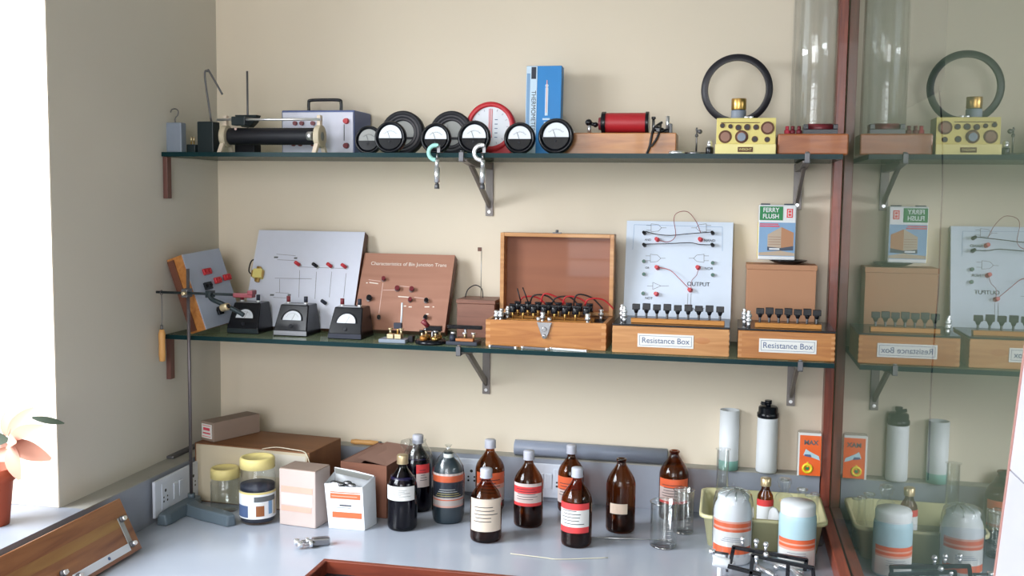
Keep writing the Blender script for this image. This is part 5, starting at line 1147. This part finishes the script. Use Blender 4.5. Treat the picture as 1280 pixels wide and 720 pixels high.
MB().lathe([(.0001, 0), (R*.95, 0), (R, .005), (R, H*.74), (R*.98, H*.80), (R*.93, H*.83)], 'milk_blue', 40).build('bottle_body', r)
MB().lathe([(R*.93, H*.83), (R*.94, H*.96), (R*.88, H), (.0001, H*1.005)], 'milk_white', 40).build('wide_cap', r)
th = facing(c.x, -.405); m_ = MB(); z = H*.04
for fr, mt_ in ((.62, 'paper_white'), (.08, 'label_pale_orange'), (.10, 'label_orange'), (.06, 'label_pale_orange'), (.14, 'label_orange')): shell(m_, R+.0006, z, z+fr*H*.44, mt_, th-1.2, th+1.2); z += fr*H*.44
m_.build('paper_label', r)
k = MB()
for i in range(3): shell(k, R+.001, H*(.20+.035*i), H*(.205+.035*i), 'ink_blue', th-.7+.1*i, th+.5, 10)
k.build('print_lines', r)

# black metal clamp frames in the foreground
def frame_bit(label, P, rail, group='black metal clamp frames at the front right'):
    pass
def V3(px, py, z): return atz(px, py, z)
def barbox(m_, a, b_, w_, mat):
    a, b_ = Vector(a), Vector(b_); d = (b_-a).normalized(); u = d.cross(Vector((0, 0, 1))).normalized(); v_ = u.cross(d)
    vs = []
    for c_ in (a-d*w_*.3, b_+d*w_*.3):
        for s1, s2 in ((-1, -1), (1, -1), (1, 1), (-1, 1)): vs.append(c_+u*s1*w_/2+v_*s2*w_/2)
    m_.add(vs, [(0, 1, 2, 3), (7, 6, 5, 4), (0, 4, 5, 1), (1, 5, 6, 2), (2, 6, 7, 3), (3, 7, 4, 0)], mat)
def clampframe(pts, label, screws, y, loc_):
    r = thing('clamp_frame', label, 'clamp frame', (0, 0, 0), 0, 'black metal clamp frames at the front right')
    m_ = MB()
    for a, b_ in pts: barbox(m_, aty(*a, y), aty(*b_, y), .0085, 'black_plastic')
    m_.build('frame', r, .001)
    for px, py in screws:
        c_ = aty(px, py, y); q = MB(); q.cyl(c_+Vector((0, 0, .002)), c_+Vector((0, 0, .014)), .0035, 'chrome', n=10).sph(c_+Vector((0, 0, .018)), .0065, 'chrome', 12); q.build('screw', r)
    return r
y = -.50
zf = .006
clampframe([((917, 684), (1008, 700)), ((917, 684), (913, 703)), ((1008, 700), (1006, 712))], 'black clamp frame, rear one of two before the wide bottles', [(928, 683), (945, 686), (957, 690)], -.50, None)
clampframe([((941, 694), (1016, 710)), ((941, 694), (938, 722)), ((1016, 710), (1018, 735)), ((911, 708), (950, 718)), ((985, 706), (984, 730))], 'black clamp frame, nearer one of two before the wide bottles', [(945, 706), (957, 703)], -.56, None)
r = thing('chrome_fittings', 'chrome rods and screws lying among the black clamp frames', 'fittings', (0, 0, 0))
m_ = MB()
for a, b_, w_ in (((926, 697, .012), (944, 690, .03), .004), ((944, 706, .012), (968, 720, .012), .005), ((955, 700, .014), (1004, 716, .012), .004), ((990, 712, .012), (1004, 726, .012), .007)):
    m_.cyl(atz(*a), atz(*b_), w_, 'chrome', n=12)
m_.build('rods', r)
for px, py in ((915, 704), (948, 712), (970, 709), (1000, 722)): MB().sph(atz(px, py, .008), .0075, 'chrome', 12).build('screw', r)
p = aty(896, 690, -.48)
r = thing('chrome_probe', 'chrome tipped rod pointing left from the black clamp frames', 'probe', (p.x-.018, -.49, 0))
zz = aty(890, 689, -.49).z
MB().cyl((0, 0, zz), (.045, 0, zz-.004), .003, 'dull_steel', n=10).cyl((.0, 0, zz), (.014, 0, zz-.001), .0065, 'chrome', n=16).cyl((.040, 0, zz-.004), (.043, 0, .0005), .003, 'dull_steel', n=8).build('rod', r)
p = aty(900, 702, -.53)
r = thing('white_stopper', 'white cylindrical plastic stopper at left end of the clamp frames', 'stopper', (p.x, -.53, 0))
zz = aty(900, 702, -.53).z
MB().cyl((-.016, 0, zz+.002), (.022, .0, zz-.004), .0125, 'milk_white', n=24).cyl((.0, 0, zz-.012), (.0, 0, .0005), .006, 'milk_white', n=12).build('stopper_body', r, .003)

# ------------------------------------------------------------------ foreground tray box
zt = .055
a = atz(405, 698, zt)
r = thing('wooden_case', 'reddish wooden open case, its back rim showing at the bottom edge', 'case', (a.x, a.y, .0005))
W_ = .62; Dp = .28; t_ = .012
m_ = MB(); m_.box(0, W_, -t_, 0, 0, zt, 'mahogany').build('back_wall', r, .002)
MB().box(0, t_, -Dp, -t_-.0002, 0, zt, 'mahogany').build('side_wall', r, .002); MB().box(W_-t_, W_, -Dp, -t_-.0002, 0, zt, 'mahogany').build('side_wall', r, .002)
MB().box(t_+.0002, W_-t_-.0002, -Dp, -Dp+t_, 0, zt, 'mahogany').build('front_wall', r, .002)
MB().box(t_, W_-t_, -Dp+t_, -t_, .001, .026, 'black_matt').build('case_floor', r)

# meter bridge board leaning on the left trunking
def bridge():
    x0, x1 = .165, .0665
    end = -.690
    zt_ = aty(150, 628, -.70).z
    bx = .152; tx = aty(150, 628, -.69).x
    lean = math.atan2(tx-bx, zt_)
    Wd = math.hypot(tx-bx, zt_)
    r = thing('meter_bridge', 'long varnished wooden bridge board with metal corner strips at lower left', 'meter bridge', (bx, end, .0008+.016*abs(math.sin(lean))))
    r.rotation_euler = (0, lean, 0)          # local z runs up the board, local -y runs along it, face looks to +x
    L = .62; th = .016
    MB().box(-th, 0, -L, 0, .0, Wd, 'mb_wood').build('board', r, .002)
    def loc(px, py):
        d = _ray(px, py); n = Vector((math.cos(lean), 0, -math.sin(lean))); o = Vector((bx, end, .0008+.016*abs(math.sin(lean)))); t = (o-CAM).dot(n)/d.dot(n); P = CAM+d*t-o
        return P.y, P.x*math.sin(lean)+P.z*math.cos(lean)
    A = loc(150, 650); B = loc(163, 681); C = loc(100, 722)
    ys = min(A[0], -.02)
    m_ = MB(); m_.box(.0003, .003, A[0]-.010, A[0]+.006, B[1]-.004, A[1]+.006, 'dial_grey').build('metal_strip', r, .0005)
    m_ = MB(); m_.box(.0003, .003, C[0]-.02, B[0]-.008, B[1]-.012, B[1]+.006, 'dial_white').build('metal_strip', r, .0005)
    for (y_, z_) in (A, B, loc(96, 722), loc(76, 718)):
        q = MB(); q.cyl((.003, y_, z_), (.009, y_, z_), .0075, 'dull_steel', n=18).cyl((.009, y_, z_), (.016, y_, z_), .0055, 'chrome', n=16).cyl((.010, y_+.010, z_), (.012, y_+.012, z_), .004, 'chrome', n=10); q.build('terminal', r)
    y_, z_ = loc(135, 699); MB().cyl((.003, y_, z_), (.0045, y_, z_), .004, 'ink_blue', n=12).build('rivet', r)
    MB().box(.0002, .0008, -L, -.02, Wd*.52, Wd*.70, 'mb_band').build('pale_grain_band', r)
bridge()

# ------------------------------------------------------------------ plant on the sill
px0 = Vector((-.118, -.905, .1265))
px0 = atz(-8, 655, .1265)
r = thing('potted_plant', 'pink-leaved plant in terracotta pot standing on bright window sill', 'plant', (px0.x, px0.y, .1265))
hp = aty(0, 585, px0.y).z-.1265
ro = abs(aty(13, 590, px0.y).x-px0.x)
MB().lathe([(.0001, 0), (ro*.70, 0), (ro*.92, hp*.78), (ro*1.02, hp*.78), (ro*1.04, hp), (ro*.94, hp), (ro*.90, hp*.85), (.0001, hp*.85)], 'terracotta', 36).build('pot', r)
MB().lathe([(.0001, hp*.86), (ro*.89, hp*.855)], 'soil', 24).build('soil', r)
def leaf(m_, a, b_, w_, up, mat, curl=.2):
    a, b_ = Vector(a), Vector(b_); d = b_-a; s = d.cross(Vector(up)).normalized(); u = s.cross(d).normalized(); n = 7; vs = []
    for i in range(n+1):
        t = i/n; wd = w_*math.sin(PI*min(t*.9+.06, 1))**.8*(1-.15*t); c_ = a+d*t+u*(curl*d.length*t*(1-t)*1.2)
        vs += [c_-s*wd+u*wd*.25, c_, c_+s*wd+u*wd*.25]
    m_.add(vs, [(i*3+j, i*3+j+1, i*3+j+4, i*3+j+3) for i in range(n) for j in (0, 1)], mat, True)
m_ = MB(); m_.tube([(0, 0, hp*.8), (.004, 0, hp+.02), (.0, 0, hp+.075)], .003, 'stem'); m_.tube([(.0, 0, hp+.02), (.03, 0, hp+.035)], .0025, 'stem'); m_.tube([(.006, 0, hp+.06), (.008, 0, hp+.115)], .002, 'leaf_dark'); m_.build('stem', r)
m_ = MB(); yv = -.01
def lp(px, py): v_ = aty(px, py, px0.y)-px0; return Vector((v_.x, 0, v_.z+px0.z-.1265))
for (a, b_, w_, dy, mt_) in (((12, 553), (64, 574), .022, .0, 'petal'), ((12, 548), (62, 530), .016, -.01, 'petal'), ((14, 556), (34, 596), .020, -.012, 'petal'), ((10, 545), (35, 512), .018, .01, 'petal'), ((40, 522), (66, 534), .008, .02, 'leaf_dark'), ((8, 560), (-10, 590), .018, -.015, 'petal'), ((8, 545), (4, 512), .016, .012, 'petal'), ((10, 550), (-22, 545), .018, -.01, 'leaf_dark'), ((12, 552), (44, 545), .018, -.03, 'petal'), ((10, 556), (-14, 575), .018, .02, 'petal')):
    A, B = lp(*a), lp(*b_); leaf(m_, A, B+Vector((0, dy*2, 0)), w_, (0, -1, .35), mt_)
tag(m_.build('foliage', r))
